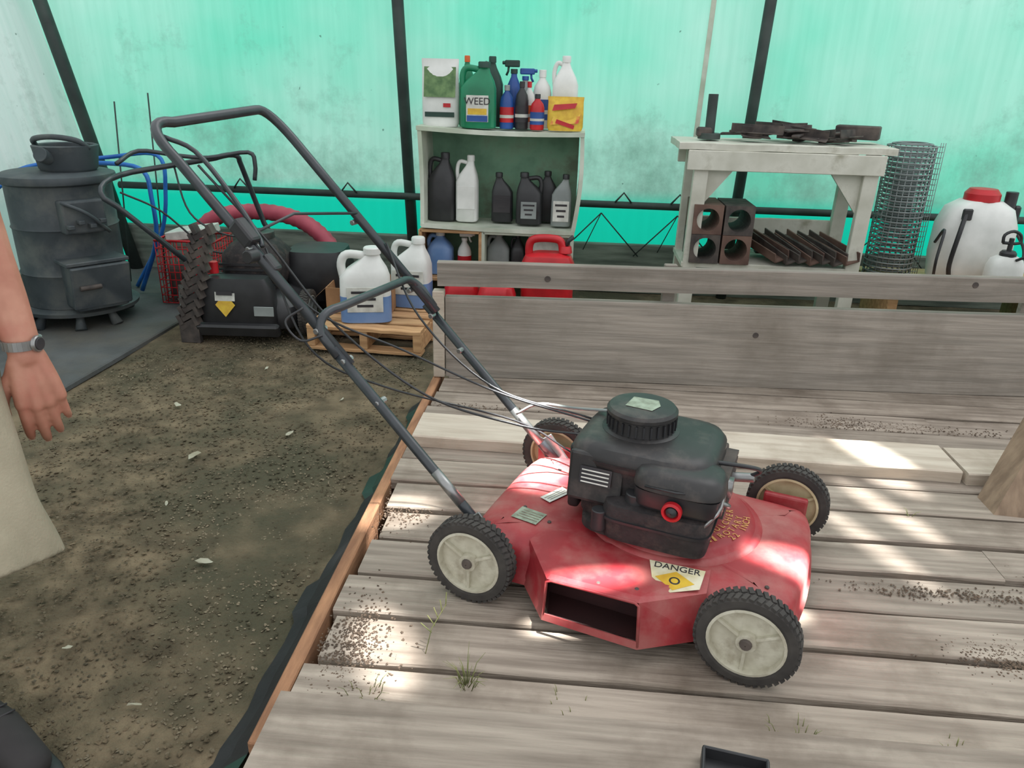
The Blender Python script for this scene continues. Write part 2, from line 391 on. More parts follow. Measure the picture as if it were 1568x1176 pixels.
# fence
fe=empty('plank_fence',(-.52,2.89,D),radians(3.0))
board('lower_rail',(3.5,.04,.335),(1.77,0,.1685),'fencewood',fe)
board('upper_rail',(3.57,.04,.095),(1.775,.0,.432),'fencewood',fe,rot=(0,radians(-.2),0))
box('end_post',(.045,.05,.36),(-.006,-.01,.18),'newwood',fe)
for x in (.9,2.3): box('rail_post',(.05,.03,.48),(x,.04,.24),'fencewood',fe)
for (x,z) in [(.42,.42),(1.22,.42),(2.05,.45),(1.25,.22)]:
    cyl('knot',.012,.003,(x,-.0205,z),'rust',fe,rot=(radians(90),0,0),seg=12)
# plastic sheeting along edge
V=[];F=[]; n=60
for k in range(n+1):
    t=k/n; yy=.75+2.15*t; w=(.115-.045*t)+.014*mn.noise(Vector((k*.35,0,0)))+(.02 if k%17 in (5,6,7,8) else 0)
    V+= [(-.552,yy,.13+random.uniform(-.01,.0)),(-.568,yy,.085),(-.553-w*.65,yy,.03),(-.553-w,yy,.006)]
for k in range(n):
    for j in range(3): F.append((k*4+j,(k+1)*4+j,(k+1)*4+j+1,k*4+j+1))
fm=[(1 if (f//3 in range(38,46) or f//3 in range(52,57) or f//3<8) else 0) for f in range(len(F))]
mo('plastic_sheeting',V,F,None,mats=['plasticsheet','dgreen'],fm=fm)
def scatter(name,mat,n,fn,smin,smax,flat=1.0):
    V=[];F=[]
    base=[(0,0,1),(1,0,0),(0,1,0),(-1,0,0),(0,-1,0),(0,0,-1)]; bf=[(0,1,2),(0,2,3),(0,3,4),(0,4,1),(5,2,1),(5,3,2),(5,4,3),(5,1,4)]
    for _ in range(n):
        p=fn()
        if p is None: continue
        s=random.uniform(smin,smax); R=Euler((random.random()*.5,random.random()*.5,random.random()*6)).to_matrix(); o=len(V)
        for b in base:
            v=R@Vector((b[0]*s*random.uniform(.6,1.3),b[1]*s*random.uniform(.6,1.3),b[2]*s*flat*.5)); V.append((v.x+p[0],v.y+p[1],v.z+p[2]))
        F+=[tuple(q+o for q in f) for f in bf]
    return mo(name,V,F,mat)
gp=lambda:(random.uniform(-2.1,-.68),random.uniform(.5,4.4),-.004)
scatter('gravel','stone',14000,gp,.0012,.0055)
scatter('soil_clods','dirt',7000,gp,.003,.009)
def dirtpatch():
    c=random.choice([(1.28,1.70,.09,.07),(1.28,1.70,.09,.07),(1.02,1.40,.14,.06),(1.02,1.40,.14,.06),(1.3,1.45,.22,.06),(.95,1.62,.25,.03),(-.42,1.25,.10,.14),(-.44,1.30,.06,.14),(-.44,1.85,.08,.12),(-.35,2.55,.2,.05),(1.2,2.6,.4,.05),(1.0,2.62,.2,.06),(1.45,1.95,.04,.04)])
    return (random.gauss(c[0],c[2]*.5),random.gauss(c[1],c[3]*.5),D+.000)
scatter('dirt_clumps','deckdirt',6500,lambda:(lambda p:p if p[0]>-.51 and p[0]<2.5 else None)(dirtpatch()),.0008,.0045)
V=[];F=[]
for (x,y2,s) in [(-1.32,2.33,.032),(-1.05,2.55,.02),(-.99,1.72,.024),(-1.6,2.75,.02),(-.95,2.9,.015),(-1.25,2.0,.014),(-1.15,1.35,.012),(-.9,1.2,.014),(-.83,.98,.014),(-1.4,3.2,.02)]:
    a=random.random()*6; o=len(V); st_=random.uniform(.35,1.0)
    for k in range(9):
        r=s*random.uniform(.6,1.1); px=cos(k*2*pi/9)*r*1.3; py=sin(k*2*pi/9)*r*.7*st_
        V.append((x+px*cos(a)-py*sin(a),y2+px*sin(a)+py*cos(a),.006+random.random()*.006))
    F.append(tuple(range(o,o+9)))
mo('leaf_litter',V,F,'paleleaf')
def tuft(name,x,y2,n,h,sp,z=D):
    items=[]
    for _ in range(n):
        a=random.random()*2*pi; r=random.random()*sp*.4; l=h*random.uniform(.5,1.2); t=random.uniform(.2,1.0)
        b=Vector((x+cos(a)*r,y2+sin(a)*r,z-.001))
        items.append(sweep_data([b,b+Vector((cos(a)*l*t*.4,sin(a)*l*t*.4,l*.6)),b+Vector((cos(a)*l*t,sin(a)*l*t,l*.75))],[.0009,.0007,.0003],4))
    multi(name,items,'grass')
for q in [(-.17,1.19,30,.06,.05),(-.36,1.14,18,.03,.10),(.47,1.115,36,.022,.16),(.75,1.12,14,.015,.2),(.05,1.13,14,.015,.2),(1.0,1.98,6,.03,.03)]:
    tuft('grass_tuft',*q)
multi('grass_sprig',[sweep_data([(-.27,1.27,.149),(-.26,1.29,.20),(-.235,1.33,.235)],.0009,4)]+[sweep_data([(-.26+.006*k,1.29+.01*k,.19+.01*k),(-.285+.012*k,1.30+.012*k,.205+.012*k)],.0013,4) for k in range(5)],'grass')
e=empty('plastic_tray',(.315,.965,.2),radians(-10))
box('tray_base',(.11,.1,.006),(0,-.01,.004),'blk',e,bev=.002)
box('tray_wall',(.11,.006,.03),(0,.04,.016),'blk',e,bev=.002); box('tray_wall',(.006,.1,.03),(-.053,-.01,.016),'blk',e,bev=.002); box('tray_wall',(.006,.1,.03),(.053,-.01,.016),'blk',e,bev=.002)
box('tray_wall',(.11,.006,.03),(0,-.06,.016),'blk',e,bev=.002)

# ================================================================ RED MOWER
mw=empty('lawn_mower',(-.20,1.47,D),math.atan2(-.3214,.9469))
def wheel(name,loc,parent,r=.108,w=.046,inner=False):
    w2=w/2
    tread=[]
    tread.append(lathe_data([(r*.74,-w2*.9),(r*.80,-w2),(r*.93,-w2*.98),(r*.965,-w2*.7),(r*.965,w2*.7),(r*.93,w2*.98),(r*.80,w2),(r*.74,w2*.9),(r*.74,-w2*.9)],48,'Y',False))
    nb=44
    for k in range(nb):
        a=2*pi*k/nb
        for sgn in (-1,1):
            aa=a+(0 if sgn<0 else pi/nb)
            V,F=boxdata((r*.06,w*.42,r*.09),(0,0,0),rx=sgn*.35)
            R=Matrix.Rotation(-aa,3,'Y')
            tread.append(([R@(v+Vector((r*.965,sgn*w*.25,0))) for v in V],F))
    multi(name+'_tyre',tread,'tire',parent,loc,smooth=False)
    h=[lathe_data([(r*.745,-w2*.85),(r*.745,w2*.8),(r*.66,w2*.8),(r*.66,w2*.15),(.001,w2*.1)],40,'Y',False),
       lathe_data([(r*.745,-w2*.95),(r*.69,-w2*1.0),(r*.67,-w2*.35),(r*.2,-w2*.28),(r*.19,-w2*1.0),(.001,-w2*1.0)],40,'Y',False)]
    for k in range(3):
        a=2*pi*k/3+.5; R=Matrix.Rotation(-a,3,'Y'); V,F=boxdata((r*.5,w*.30,r*.06),(r*.43,-w*.2,0)); h.append(([R@v for v in V],F))
        V,F=boxdata((r*.5,w*.30,r*.06),(r*.43,w*.2,0)); h.append(([R@v for v in V],F))
    multi(name+'_hub',h,'hub2' if inner else 'hub',parent,loc,smooth=False)
    lathe(name+'_cap',[(r*.12,-w2*1.0),(r*.12,-w2*1.1),(r*.10,-w2*1.3),(.001,-w2*1.3)],'rust',parent,loc,ax='Y',seg=12)
    lathe(name+'_axle',[(r*.07,-w2*.9),(r*.07,w2*1.8)],'steel',parent,loc,ax='Y',seg=10)
wheel('wheel_rear_near',(0,.002,.107),mw,r=.106)
wheel('wheel_front_near',(.622,.002,.107),mw,r=.106)
wheel('wheel_rear_far',(-.01,.595,.107),mw,r=.106,inner=True)
wheel('wheel_front_far',(.645,.60,.107),mw,r=.106,inner=True)
# deck shell
ol=[(-.055,.10),(-.02,.045),(.10,.045),(.30,.055),(.50,.05),(.58,.05),(.66,.05),(.70,.10),(.725,.30),(.715,.50),(.68,.545),(.30,.56),(-.01,.54),(-.055,.48)]
cc=resample(chaikin([Vector(p) for p in ol],2,.2),110)
layers=[(.045,-.006),(.060,-.006),(.066,0),(.112,.004),(.126,.010),(.135,.020),(.141,.035),(.146,.06),(.150,.09)]
V=[];F=[]
cen=Vector((.33,.27))
for (z,d) in layers:
    for p in inset(cc,d): V.append((p.x,p.y,z))
n=len(cc)
for li in range(len(layers)-1):
    for k in range(n): F.append((li*n+k,li*n+(k+1)%n,(li+1)*n+(k+1)%n,(li+1)*n+k))
top=len(layers)-1
ci=len(V); V.append((cen.x,cen.y,.152))
for k in range(n): F.append((top*n+k,top*n+(k+1)%n,ci))
sh=mo('deck_shell',V,F,'red',mw,smooth=True); md=sh.modifiers.new('es','EDGE_SPLIT'); md.split_angle=radians(50)
# discharge chute hood
A_=(.115,.075,.1475);B_=(.205,-.045,.146);C_=(.405,-.038,.145);D_=(.525,.06,.142);E_=(.52,.135,.1515);F_=(.13,.135,.1515)
A2=(.12,.040,.045);B2=(.20,-.055,.045);C2=(.413,-.052,.040);D2=(.545,.04,.045)
Vh=[A_,B_,C_,D_,E_,F_,A2,B2,C2,D2, (.205,-.053,.062),(.411,-.050,.058),(.208,-.030,.150),(.403,-.022,.149)]
ho=mo('chute_hood',Vh,[(0,1,12,5),(12,13,4,5),(13,2,3,4),(1,2,13,12),(0,6,7,1),(2,8,9,3),(7,8,11,10)],'red',mw)
md=ho.modifiers.new('so','SOLIDIFY'); md.thickness=.003; md.offset=0
tube('chute_lip',[(.200,-.050,.045),(.204,-.046,.140),(.215,-.046,.1455),(.30,-.044,.1465),(.397,-.040,.1455),(.406,-.040,.139),(.413,-.050,.045)],.0035,'red',mw,seg=8)
mo('chute_tunnel',[(.207,-.036,.048),(.407,-.032,.046),(.402,-.032,.139),(.209,-.036,.140),(.16,.040,.048),(.48,.040,.046),(.48,.040,.140),(.16,.040,.140)],[(0,4,7,3),(1,2,6,5),(4,5,6,7),(0,1,5,4),(3,7,6,2)],'redin',mw)
DC=(.39,.325,0)
lathe('deck_dome',[(.218,.135),(.216,.150),(.208,.158),(.198,.160),(.190,.170),(.180,.176),(.09,.186)],'red',mw,DC,seg=56)
for (x,yy) in [(.03,.05),(.615,.05)]: box('wheel_bracket',(.11,.02,.07),(x,.038,.115),'red',mw,bev=.006,seg=2)
for (x,yy) in [(.0,.55),(.640,.55)]: box('wheel_bracket',(.11,.02,.07),(x,.555,.115),'red',mw,bev=.006,seg=2)
for (x,yy,z) in [(.20,.03,.1485),(.31,-.015,.149),(.39,.00,.149),(.05,.2,.15),(.06,.42,.15),(.13,.16,.151),(.64,.13,.147),(.585,.085,.143)]:
    cyl('bolt',.005,.005,(x,yy,z+.001),'rust',mw,seg=8)
def decal(name,cx,cy,w,h,ang,z,mat,tilt=(0,0)):
    c,s=cos(ang),sin(ang); P=[]
    for (a,b) in [(-w/2,-h/2),(w/2,-h/2),(w/2,h/2),(-w/2,h/2)]:
        x=cx+a*c-b*s; y_=cy+a*s+b*c; P.append((x,y_,z+(x-cx)*tilt[0]+(y_-cy)*tilt[1]))
    return quad(name,P,mat,mw)
decal('white_label',.100,.285,.034,.080,radians(-24),.1545,'label')
decal('rating_plate',.075,.165,.070,.055,radians(-8),.1530,'greylabel')
for k in range(4): decal('plate_print',.075+.002*k,.150+.010*k,.056,.004,radians(-8),.1534,'plate')
for k in range(3): decal('label_print',.093+.008*k,.285,.0025,.065,radians(-24),.1549,'plate')
ds=empty('danger_sticker',(.455,.075,.1500)); ds.parent=mw; ds.rotation_euler=(radians(6),0,radians(5))
quad('sticker',[(-.062,.036,.0045),(-.048,-.018,.0045),(-.004,-.054,.0045),(.054,-.026,.0045),(.06,.036,.0045)],'dlabel',ds)
quad('diamond',[(.0,-.046,.0050),(.042,-.014,.0050),(.0,.014,.0050),(-.042,-.014,.0050)],'yellow',ds)
text('danger_text','DANGER',.025,(0,.024,.0052),(0,0,0),'ink',ds)
lathe('hand_mark',[(.012,.0050),(.008,.0055)],'ink',ds,(0,-.016,0),seg=16,caps=False)
for (r,txt,a0,st) in [(.158,'ROTARY',-34,7.5),(.136,'MULCHER',-38,8.2),(.176,'22 INCH',-28,5.6)]:
    for i_,ch in enumerate(txt):
        a=radians(a0+st*i_); z=.186-(r-.09)*.111+.0016
        text('gold_print',ch,.023,(DC[0]+r*cos(a),DC[1]+r*sin(a),z),(0,0,a+pi/2),'gold',mw,ext=.0003)
its=[]
for k in range(5):
    a=radians(-62+5*k)
    its.append(([(r*cos(a+t),r*sin(a+t),.186-(r-.09)*.111+.0016) for (r,t) in ((.135,-.022),(.168,-.022),(.168,.022),(.135,.022))],[(0,1,2,3)]))
multi('gold_stripes',its,'gold',mw,DC,smooth=False)
# engine
loft('engine_mount',[(.17,.30,.28),(.19,.30,.28),(.195,.27,.25)],'engdust',mw,(.35,.275,0),n=5)
loft('engine_block',[(.185,.27,.24),(.20,.29,.25),(.30,.29,.25),(.34,.30,.26)],'engdust',mw,(.335,.29,0),n=6)
loft('fuel_tank',[(.168,.20,.14),(.176,.235,.165),(.245,.245,.175),(.262,.235,.165),(.268,.20,.13)],'engdust',mw,(.385,.20,0),n=6)
loft('tank_seam',[(.226,.252,.182),(.232,.252,.182)],'blk',mw,(.385,.20,0),n=6)
loft('blower_shroud',[(.30,.31,.26),(.325,.34,.29),(.352,.335,.285),(.368,.31,.265),(.374,.27,.22)],'engsh',mw,(.325,.305,0),n=4.5)
box('shroud_skirt',(.03,.16,.17),(.168,.29,.26),'engsh',mw,bev=.01,seg=2,smooth=True)
box('shroud_front',(.13,.02,.12),(.235,.168,.295),'engsh',mw,bev=.008,seg=2,rot=(radians(-8),0,0))
mo('engine_label2',[(.20,.149,.285),(.275,.149,.285),(.275,.158,.325),(.20,.158,.325)],[(0,1,2,3)],'ink',mw)
for k in range(4): mo('label_line',[(.205,.1470+.0022*k,.289+.009*k),(.27,.1470+.0022*k,.289+.009*k),(.27,.1480+.0022*k,.292+.009*k),(.205,.1480+.0022*k,.292+.009*k)],[(0,1,2,3)],'label',mw)
loft('air_filter_base',[(.268,.175,.11),(.28,.19,.125),(.315,.19,.125)],'blk',mw,(.425,.185,0),n=5)
loft('air_filter_cover',[(.315,.185,.125),(.32,.20,.14),(.342,.195,.135),(.356,.175,.115),(.361,.13,.08)],'engsh',mw,(.425,.185,0),n=3.5)
tube('cover_groove',[(.36,.118,.33),(.43,.112,.333),(.50,.14,.33)],.003,'blk',mw,seg=6)
its=[boxdata((.003,.03,.004),(.40+.012*k,.19,.3615)) for k in range(3)]
multi('cover_marks',its,'blk',mw,smooth=False)
lathe('primer_ring',[(.022,0),(.022,-.012),(.016,-.014),(.014,-.006)],'redp',mw,(.425,.116,.287),ax='Y',seg=20,rot=(0,0,0))
lathe('primer_bulb',[(.014,-.004),(.012,-.012),(.006,-.016),(.001,-.017)],'blk',mw,(.425,.116,.287),ax='Y',seg=16)
lathe('recoil_housing',[(.092,.365),(.092,.375),(.080,.380),(.078,.412),(.084,.416),(.084,.424),(.078,.431),(.055,.435),(.001,.436)],'engsh',mw,(.295,.315,0),seg=40)
its=[]
for k in range(30):
    a=2*pi*k/30; Vv,Ff=boxdata((.006,.004,.028),(0.0805*cos(a),.0805*sin(a),.396),rz=a); its.append((Vv,Ff))
multi('recoil_vents',its,'blk',mw,(.295,.315,0),smooth=False)
quad('recoil_label',[(-.035,-.03,0),(.03,-.035,0),(.042,.0,0),(.03,.032,0),(-.03,.03,0)],'greylabel',mw,(.295,.315,.4366))
its=[sweep_data([(.50,.18,.30),(.53,.2,.28),(.52,.26,.25)],.006,8,4),sweep_data([(.49,.13,.25),(.52,.15,.30),(.51,.24,.33)],.004,8,4),boxdata((.02,.05,.03),(.512,.19,.285)),boxdata((.03,.03,.04),(.515,.25,.30))]
multi('throttle_linkage',its,'steel',mw)
its=[boxdata((.05,.16,.008),(.495,.31,.23+.016*k)) for k in range(7)]
multi('cooling_fins',its,'rust',mw,smooth=False)
cyl('muffler',.035,.10,(.44,.42,.29),'rust',mw,rot=(0,radians(90),0))
cyl('spark_plug',.011,.07,(.535,.31,.30),'steel',mw,rot=(0,radians(80),0),seg=12)
tube('plug_lead',[(.555,.31,.305),(.58,.30,.33),(.56,.27,.35),(.48,.26,.35)],.005,'blk',mw,seg=8,sub=6)
cyl('oil_filler',.018,.05,(.26,.13,.215),'blk',mw)
cyl('fuel_cap',.024,.025,(.335,.155,.277),'blk',mw,seg=18)
# handle
side=lambda s:[(.02,s,.13),(-.05,s,.195),(-.40,s,.535)]
for s,nm in ((.066,'near'),(.504,'far')):
    tube('lower_tube_'+nm,side(s),.0125,'blkm',mw,seg=14)
    box('handle_bracket_'+nm,(.06,.006,.09),(.0,s+(-.014 if s<.2 else .014),.15),'steel',mw,rot=(0,radians(-40),0),bev=.002)
    tube('tube_end_'+nm,[(-.060,s,.205),(-.13,s,.273)] if s<.2 else [(-.03,s,.176),(-.12,s,.263)],.0130,'steel',mw,seg=14)
def arc3(a,c,b,n=8):
    a,c,b=Vector(a),Vector(c),Vector(b); return [a*(1-t)**2+c*2*t*(1-t)+b*t*t for t in [i/n for i in range(n+1)]]
s1,s2=.074,.496
up=[(-.36,s1,.50)]+arc3((-.82,s1,.938),(-.940,s1,1.032),(-.905,s1+.08,1.020))+arc3((-.89,s2-.06,1.042),(-.90,s2,1.048),(-.79,s2,.938))+[(-.36,s2,.52)]
tube('upper_handle',up,.0128,'blkm',mw,seg=14)
br=[(-.385,s1-.012,.52)]+arc3((-.43,s1-.01,.565),(-.455,s1,.615),(-.43,s1+.07,.615),6)+arc3((-.43,s2-.07,.615),(-.445,s2,.615),(-.41,s2+.01,.575),6)+[(-.375,s2+.012,.53)]
tube('cross_brace',br,.011,'blkm',mw,seg=12)
tube('wire_brace',[(-.64,s1,.775),(-.66,.28,.80),(-.61,s2,.775)],.004,'blkm',mw,seg=8)
for (f_,z_) in ((-.37,.51),(-.44,.575),(-.62,.75),(-.28,.42)):
    for s in (s1,s2): cyl('bolt',.008,.04,(f_,s,z_),'steel',mw,rot=(radians(90),0,0),seg=8)
tube('control_bail',[(-.88,s1+.02,.99),(-.80,s1+.035,.96),(-.70,s1+.03,.87),(-.62,s1+.02,.78),(-.60,s1+.01,.755)],.006,'blkm',mw,seg=8,sub=4)
box('cable_clamp',(.07,.035,.04),(-.64,s1,.785),'blk',mw,rot=(0,radians(45),0),bev=.008,seg=2)
box('cable_clamp',(.05,.03,.03),(-.58,s1+.01,.715),'blk',mw,rot=(0,radians(45),0),bev=.008,seg=2)
cyl('clamp_knob',.016,.03,(-.60,s1-.03,.74),'blk',mw,rot=(radians(90),0,0),seg=10)
tube('throttle_cable',[(-.78,s1+.02,.93),(-.62,s1+.05,.76),(-.46,.16,.56),(-.25,.24,.38),(0,.28,.33),(.16,.28,.34)],.0035,'blk',mw,seg=6,sub=8)
tube('brake_cable',[(-.62,s1,.77),(-.50,.13,.60),(-.30,.22,.50),(-.08,.30,.40),(.18,.32,.36)],.003,'blk',mw,seg=6,sub=8)
tube('brake_cable2',[(-.60,s1+.02,.75),(-.48,.08,.52),(-.35,.2,.40),(-.05,.36,.30),(.1,.40,.22)],.0028,'blk',mw,seg=6,sub=8)
tube('cable_from_far',[(-.52,s2,.70),(-.36,.40,.53),(-.15,.42,.36),(.16,.36,.35)],.003,'blk',mw,seg=6,sub=8)
tube('starter_rope',[(-.10,s2-.01,.26),(-.02,.45,.32),(.10,.39,.355),(.21,.34,.39)],.004,'grey',mw,seg=6,sub=6)
tube('wire_loop',[(-.47,s1-.02,.63),(-.50,s1-.05,.60),(-.46,s1-.05,.56),(-.42,s1-.02,.57)],.003,'blk',mw,seg=6,sub=6)

# ================================================================ SECOND (BLACK) MOWER
m2=empty('black_lawn_mower',(-1.70,3.85,0),radians(4))
loft('mower_deck',[(.06,.56,.50),(.09,.58,.52),(.17,.57,.50),(.21,.50,.42),(.23,.38,.34)],'blk',m2,(0,0,0),n=5)
loft('front_cover',[(.07,.36,.10),(.10,.38,.12),(.27,.36,.12),(.33,.30,.10)],'blk',m2,(.0,-.24,0),n=5)
box('discharge_flap',(.42,.04,.07),(0,-.30,.07),'blk',m2,bev=.01,rot=(radians(20),0,0))
for (x,y_,r) in [(-.31,-.17,.13),(.31,-.12,.12),(-.30,.25,.12),(.31,.28,.12)]:
    ee=empty('wheel',(x,y_,r)); ee.parent=m2; ee.rotation_euler=(0,0,radians(-62) if x<0 else radians(90))
    wheel('w',(0,0,0),ee,r=r,w=.05)
    for ch in ee.children:
        if '_hub' in ch.name: ch.data.materials[0]=M['grey']
loft('engine',[(.22,.28,.28),(.30,.34,.32),(.40,.33,.31),(.45,.24,.24),(.47,.18,.2)],'engdust',m2,(.02,.03,0),n=3.5)
cyl('engine_top',.09,.05,(.02,.05,.48),'engsh',m2)
its=[boxdata((.30,.01,.012),(.02,-.128,.26+.026*k)) for k in range(5)]
multi('cooling_fins',its,'blk',m2,smooth=False)
loft('grass_bag',[(.13,.30,.26),(.28,.36,.36),(.40,.30,.3)],'blk',m2,(.31,.18,0),n=4)
quad('warning_diamond',[(0,0,-.06),(.05,0,0),(0,0,.06),(-.05,0,0)],'yellow',m2,(-.05,-.308,.20),rot=(radians(-8),0,0))
quad('warning_label',[(-.05,0,0),(.05,0,0),(.05,0,.06),(-.05,0,.06)],'label',m2,(-.05,-.3055,.22),rot=(radians(-8),0,0))
quad('warning_ink',[(-.04,0,0),(.04,0,0),(.04,0,.02),(-.04,0,.02)],'ink',m2,(-.05,-.3085,.25),rot=(radians(-8),0,0))
cyl('fluid_cap',.022,.06,(-.12,-.22,.37),'redp',m2,seg=14)
box('front_badge',(.10,.006,.05),(.14,-.305,.17),'grey',m2,bev=.01,rot=(radians(-4),0,0))
hp=[(-.20,.05,.18),(-.42,-.12,.48),(-.56,-.22,.66)]+arc3((-.60,-.25,.70),(-.66,-.24,.78),(-.56,-.02,.80),6)+arc3((-.2,.16,.86),(-.08,.2,.9),(-.1,.24,.84),6)+[(-.02,.3,.5),(.12,.35,.22)]
tube('handle',hp,.014,'blkm',m2,seg=10)
tube('handle_lever',[(-.58,-.12,.85),(-.53,.02,.90),(-.35,.05,.88),(-.2,.08,.87),(.0,.1,.90),(.03,.1,.84),(.02,.1,.76)],.011,'blkm',m2,seg=10,sub=4)
tube('cable',[(-.56,-.17,.72),(-.4,-.1,.62),(-.2,0,.4),(0,0,.45)],.005,'blk',m2,seg=6,sub=6)
tube('cable2',[(-.4,.1,.85),(-.3,.0,.6),(-.1,-.05,.5),(.05,0,.5)],.005,'blk',m2,seg=6,sub=6)

# ================================================================ STOVE
st=empty('barrel_stove',(-2.655,3.78,0.02),0)
lathe('barrel',[(.235,.10),(.245,.11),(.245,.27),(.251,.28),(.245,.29),(.245,.50),(.251,.51),(.245,.52),(.245,.72),(.252,.735)],'iron',st,seg=48)
lathe('lid',[(.25,.72),(.268,.73),(.273,.745),(.268,.765),(.24,.775),(.001,.785)],'iron',st,seg=48)
lathe('stove_pot',[(.12,.775),(.135,.79),(.15,.89),(.152,.90),(.14,.905),(.13,.90),(.12,.80),(.001,.79)],'iron',st,(.06,.02,0),seg=36)
tube('pot_handle',[(-.08,.0,.89),(-.05,-.05,.93),(.06,-.07,.945),(.17,-.05,.93),(.20,.0,.89)],.014,'iron',st,seg=8,sub=5)
cyl('pot_spout',.035,.06,(.05,-.14,.86),'iron',st,rot=(radians(70),0,0))
lathe('base_ring',[(.20,.07),(.285,.075),(.29,.095),(.27,.105),(.20,.11)],'iron',st,seg=48)
for a in (200,250,300,340,60,130):
    x,y_=.22*cos(radians(a)),.22*sin(radians(a)); tube('foot',[(x,y_,.09),(x*1.05,y_*1.05,.05),(x*1.2,y_*1.2,.0)],[.025,.02,.03],'iron',st,seg=8)
dr=empty('door',(0,0,0),radians(-38)); dr.parent=st
box('door_frame',(.16,.26,.24),(.27,0,.24),'iron',dr,bev=.02,seg=2)
box('door_plate',(.02,.28,.22),(.36,0,.245),'iron',dr,bev=.006,rot=(0,radians(10),0))
box('door_top_bar',(.17,.30,.02),(.28,0,.365),'iron',dr,bev=.004)
cyl('door_latch',.012,.10,(.385,-.06,.25),'rust',dr,rot=(radians(90),0,0))
box('upper_box',(.10,.20,.16),(.25,0,.58),'iron',dr,bev=.01,seg=2)
for k in range(4): box('hinge',(.06,.03,.02),(.31,-.08+.05*k,.54+.02*(k%2)),'iron',dr,bev=.003)
tube('latch_arm',[(.30,-.1,.66),(.34,0,.60),(.31,.1,.5)],.009,'iron',dr,seg=8,sub=4)
tube('blue_hose',[(-3.12,4.1,.70),(-2.98,4.25,.80),(-2.80,4.3,.78),(-2.48,4.25,.76),(-2.42,4.22,.60),(-2.45,4.25,.35),(-2.6,4.28,.04)],.013,'bhose',seg=10,sub=6)
tube('blue_hose.001',[(-3.14,3.95,.66),(-3.08,4.15,.76),(-2.75,4.4,.80),(-2.45,4.4,.82),(-2.43,4.4,.62),(-2.5,4.4,.35),(-2.7,4.4,.03)],.012,'bhose',seg=10,sub=6)
tube('steel_rod',[(-2.8,4.5,.03),(-2.78,4.6,1.10)],.005,'pole',seg=6)
tube('steel_rod.001',[(-2.62,4.6,.03),(-2.62,4.7,1.15)],.005,'pole',seg=6)
# ================================================================ WIRE BASKET, TRACK, PINK HOSE
wb=empty('wire_basket',(-2.20,4.22,.03),radians(3))
its=[]
W,Dp,Hh=.34,.26,.36
for k in range(9):
    z=Hh*k/8; its.append(sweep_data([(-W/2,-Dp/2,z),(W/2,-Dp/2,z),(W/2,Dp/2,z),(-W/2,Dp/2,z),(-W/2,-Dp/2,z)],.003 if k<8 else .007,6))
for k in range(12):
    x=-W/2+W*k/11; its.append(sweep_data([(x,-Dp/2,Hh),(x,-Dp/2,0),(x,Dp/2,0),(x,Dp/2,Hh)],.003,6))
for k in range(8):
    y_=-Dp/2+Dp*k/7; its.append(sweep_data([(-W/2,y_,Hh),(-W/2,y_,0),(W/2,y_,0),(W/2,y_,Hh)],.003,6))
multi('wire_cage',its,'redp',wb)
box('basket_content',(.28,.2,.18),(0,0,.12),'rust',wb,bev=.02,seg=2)
box('paper_stack',(.24,.2,.05),(.0,.0,.39),'label',wb,bev=.004,rot=(0,radians(-8),0))
its=[]
for k in range(11):
    t=k/10; c=Vector((-1.92+.13*t,3.53+.0*t,.10+.46*t))
    its.append(boxdata((.10,.03,.028),c,rz=.1,ry=-.5)); its.append(boxdata((.02,.05,.05),c+Vector((-.040,0,.02)),ry=-.4)); its.append(boxdata((.02,.05,.05),c+Vector((.040,0,.02)),ry=-.4))
its.append(boxdata((.10,.03,.10),(-1.92,3.53,.05)))
multi('rubber_track',its,'rust',None,smooth=False)
P=crom([(-2.40,4.50,.12),(-2.25,4.5,.42),(-1.95,4.5,.50),(-1.65,4.45,.47),(-1.45,4.4,.33),(-1.35,4.3,.12),(-1.3,4.2,.05)],12)
R=[.045+(.005 if i%2 else 0) for i in range(len(P))]
tube('suction_hose',P,R,'pink',seg=16)
# ================================================================ PALLET + WASHER FLUID
pl=empty('small_pallet',(-1.00,3.76,0),radians(-3))
for k in range(5): board('slat',(.58,.085,.018),(0,-.24+.12*k,.125),'pallet',pl,rot=(0,0,0))
for x in (-.27,0,.27): box('stringer',(.04,.56,.09),(x,0,.07),'pallet',pl)
for k in range(3): board('bottom_slat',(.58,.08,.015),(0,-.24+.24*k,.016),'pallet',pl)
cb=empty('cardboard_box',(-1.11,3.90,.137),radians(3))
box('box_floor',(.34,.32,.006),(0,0,.004),'card',cb,bev=0)
for (sx,sy,x,y_) in [(.34,.005,0,-.16),(.34,.005,0,.16),(.005,.32,-.17,0),(.005,.32,.17,0)]: box('box_side',(sx,sy,.12),(x,y_,.064),'card',cb,bev=0)
quad('box_flap',[(-.17,-.16,.124),(-.17,.16,.124),(-.25,.16,.05),(-.25,-.16,.05)],'card',cb)
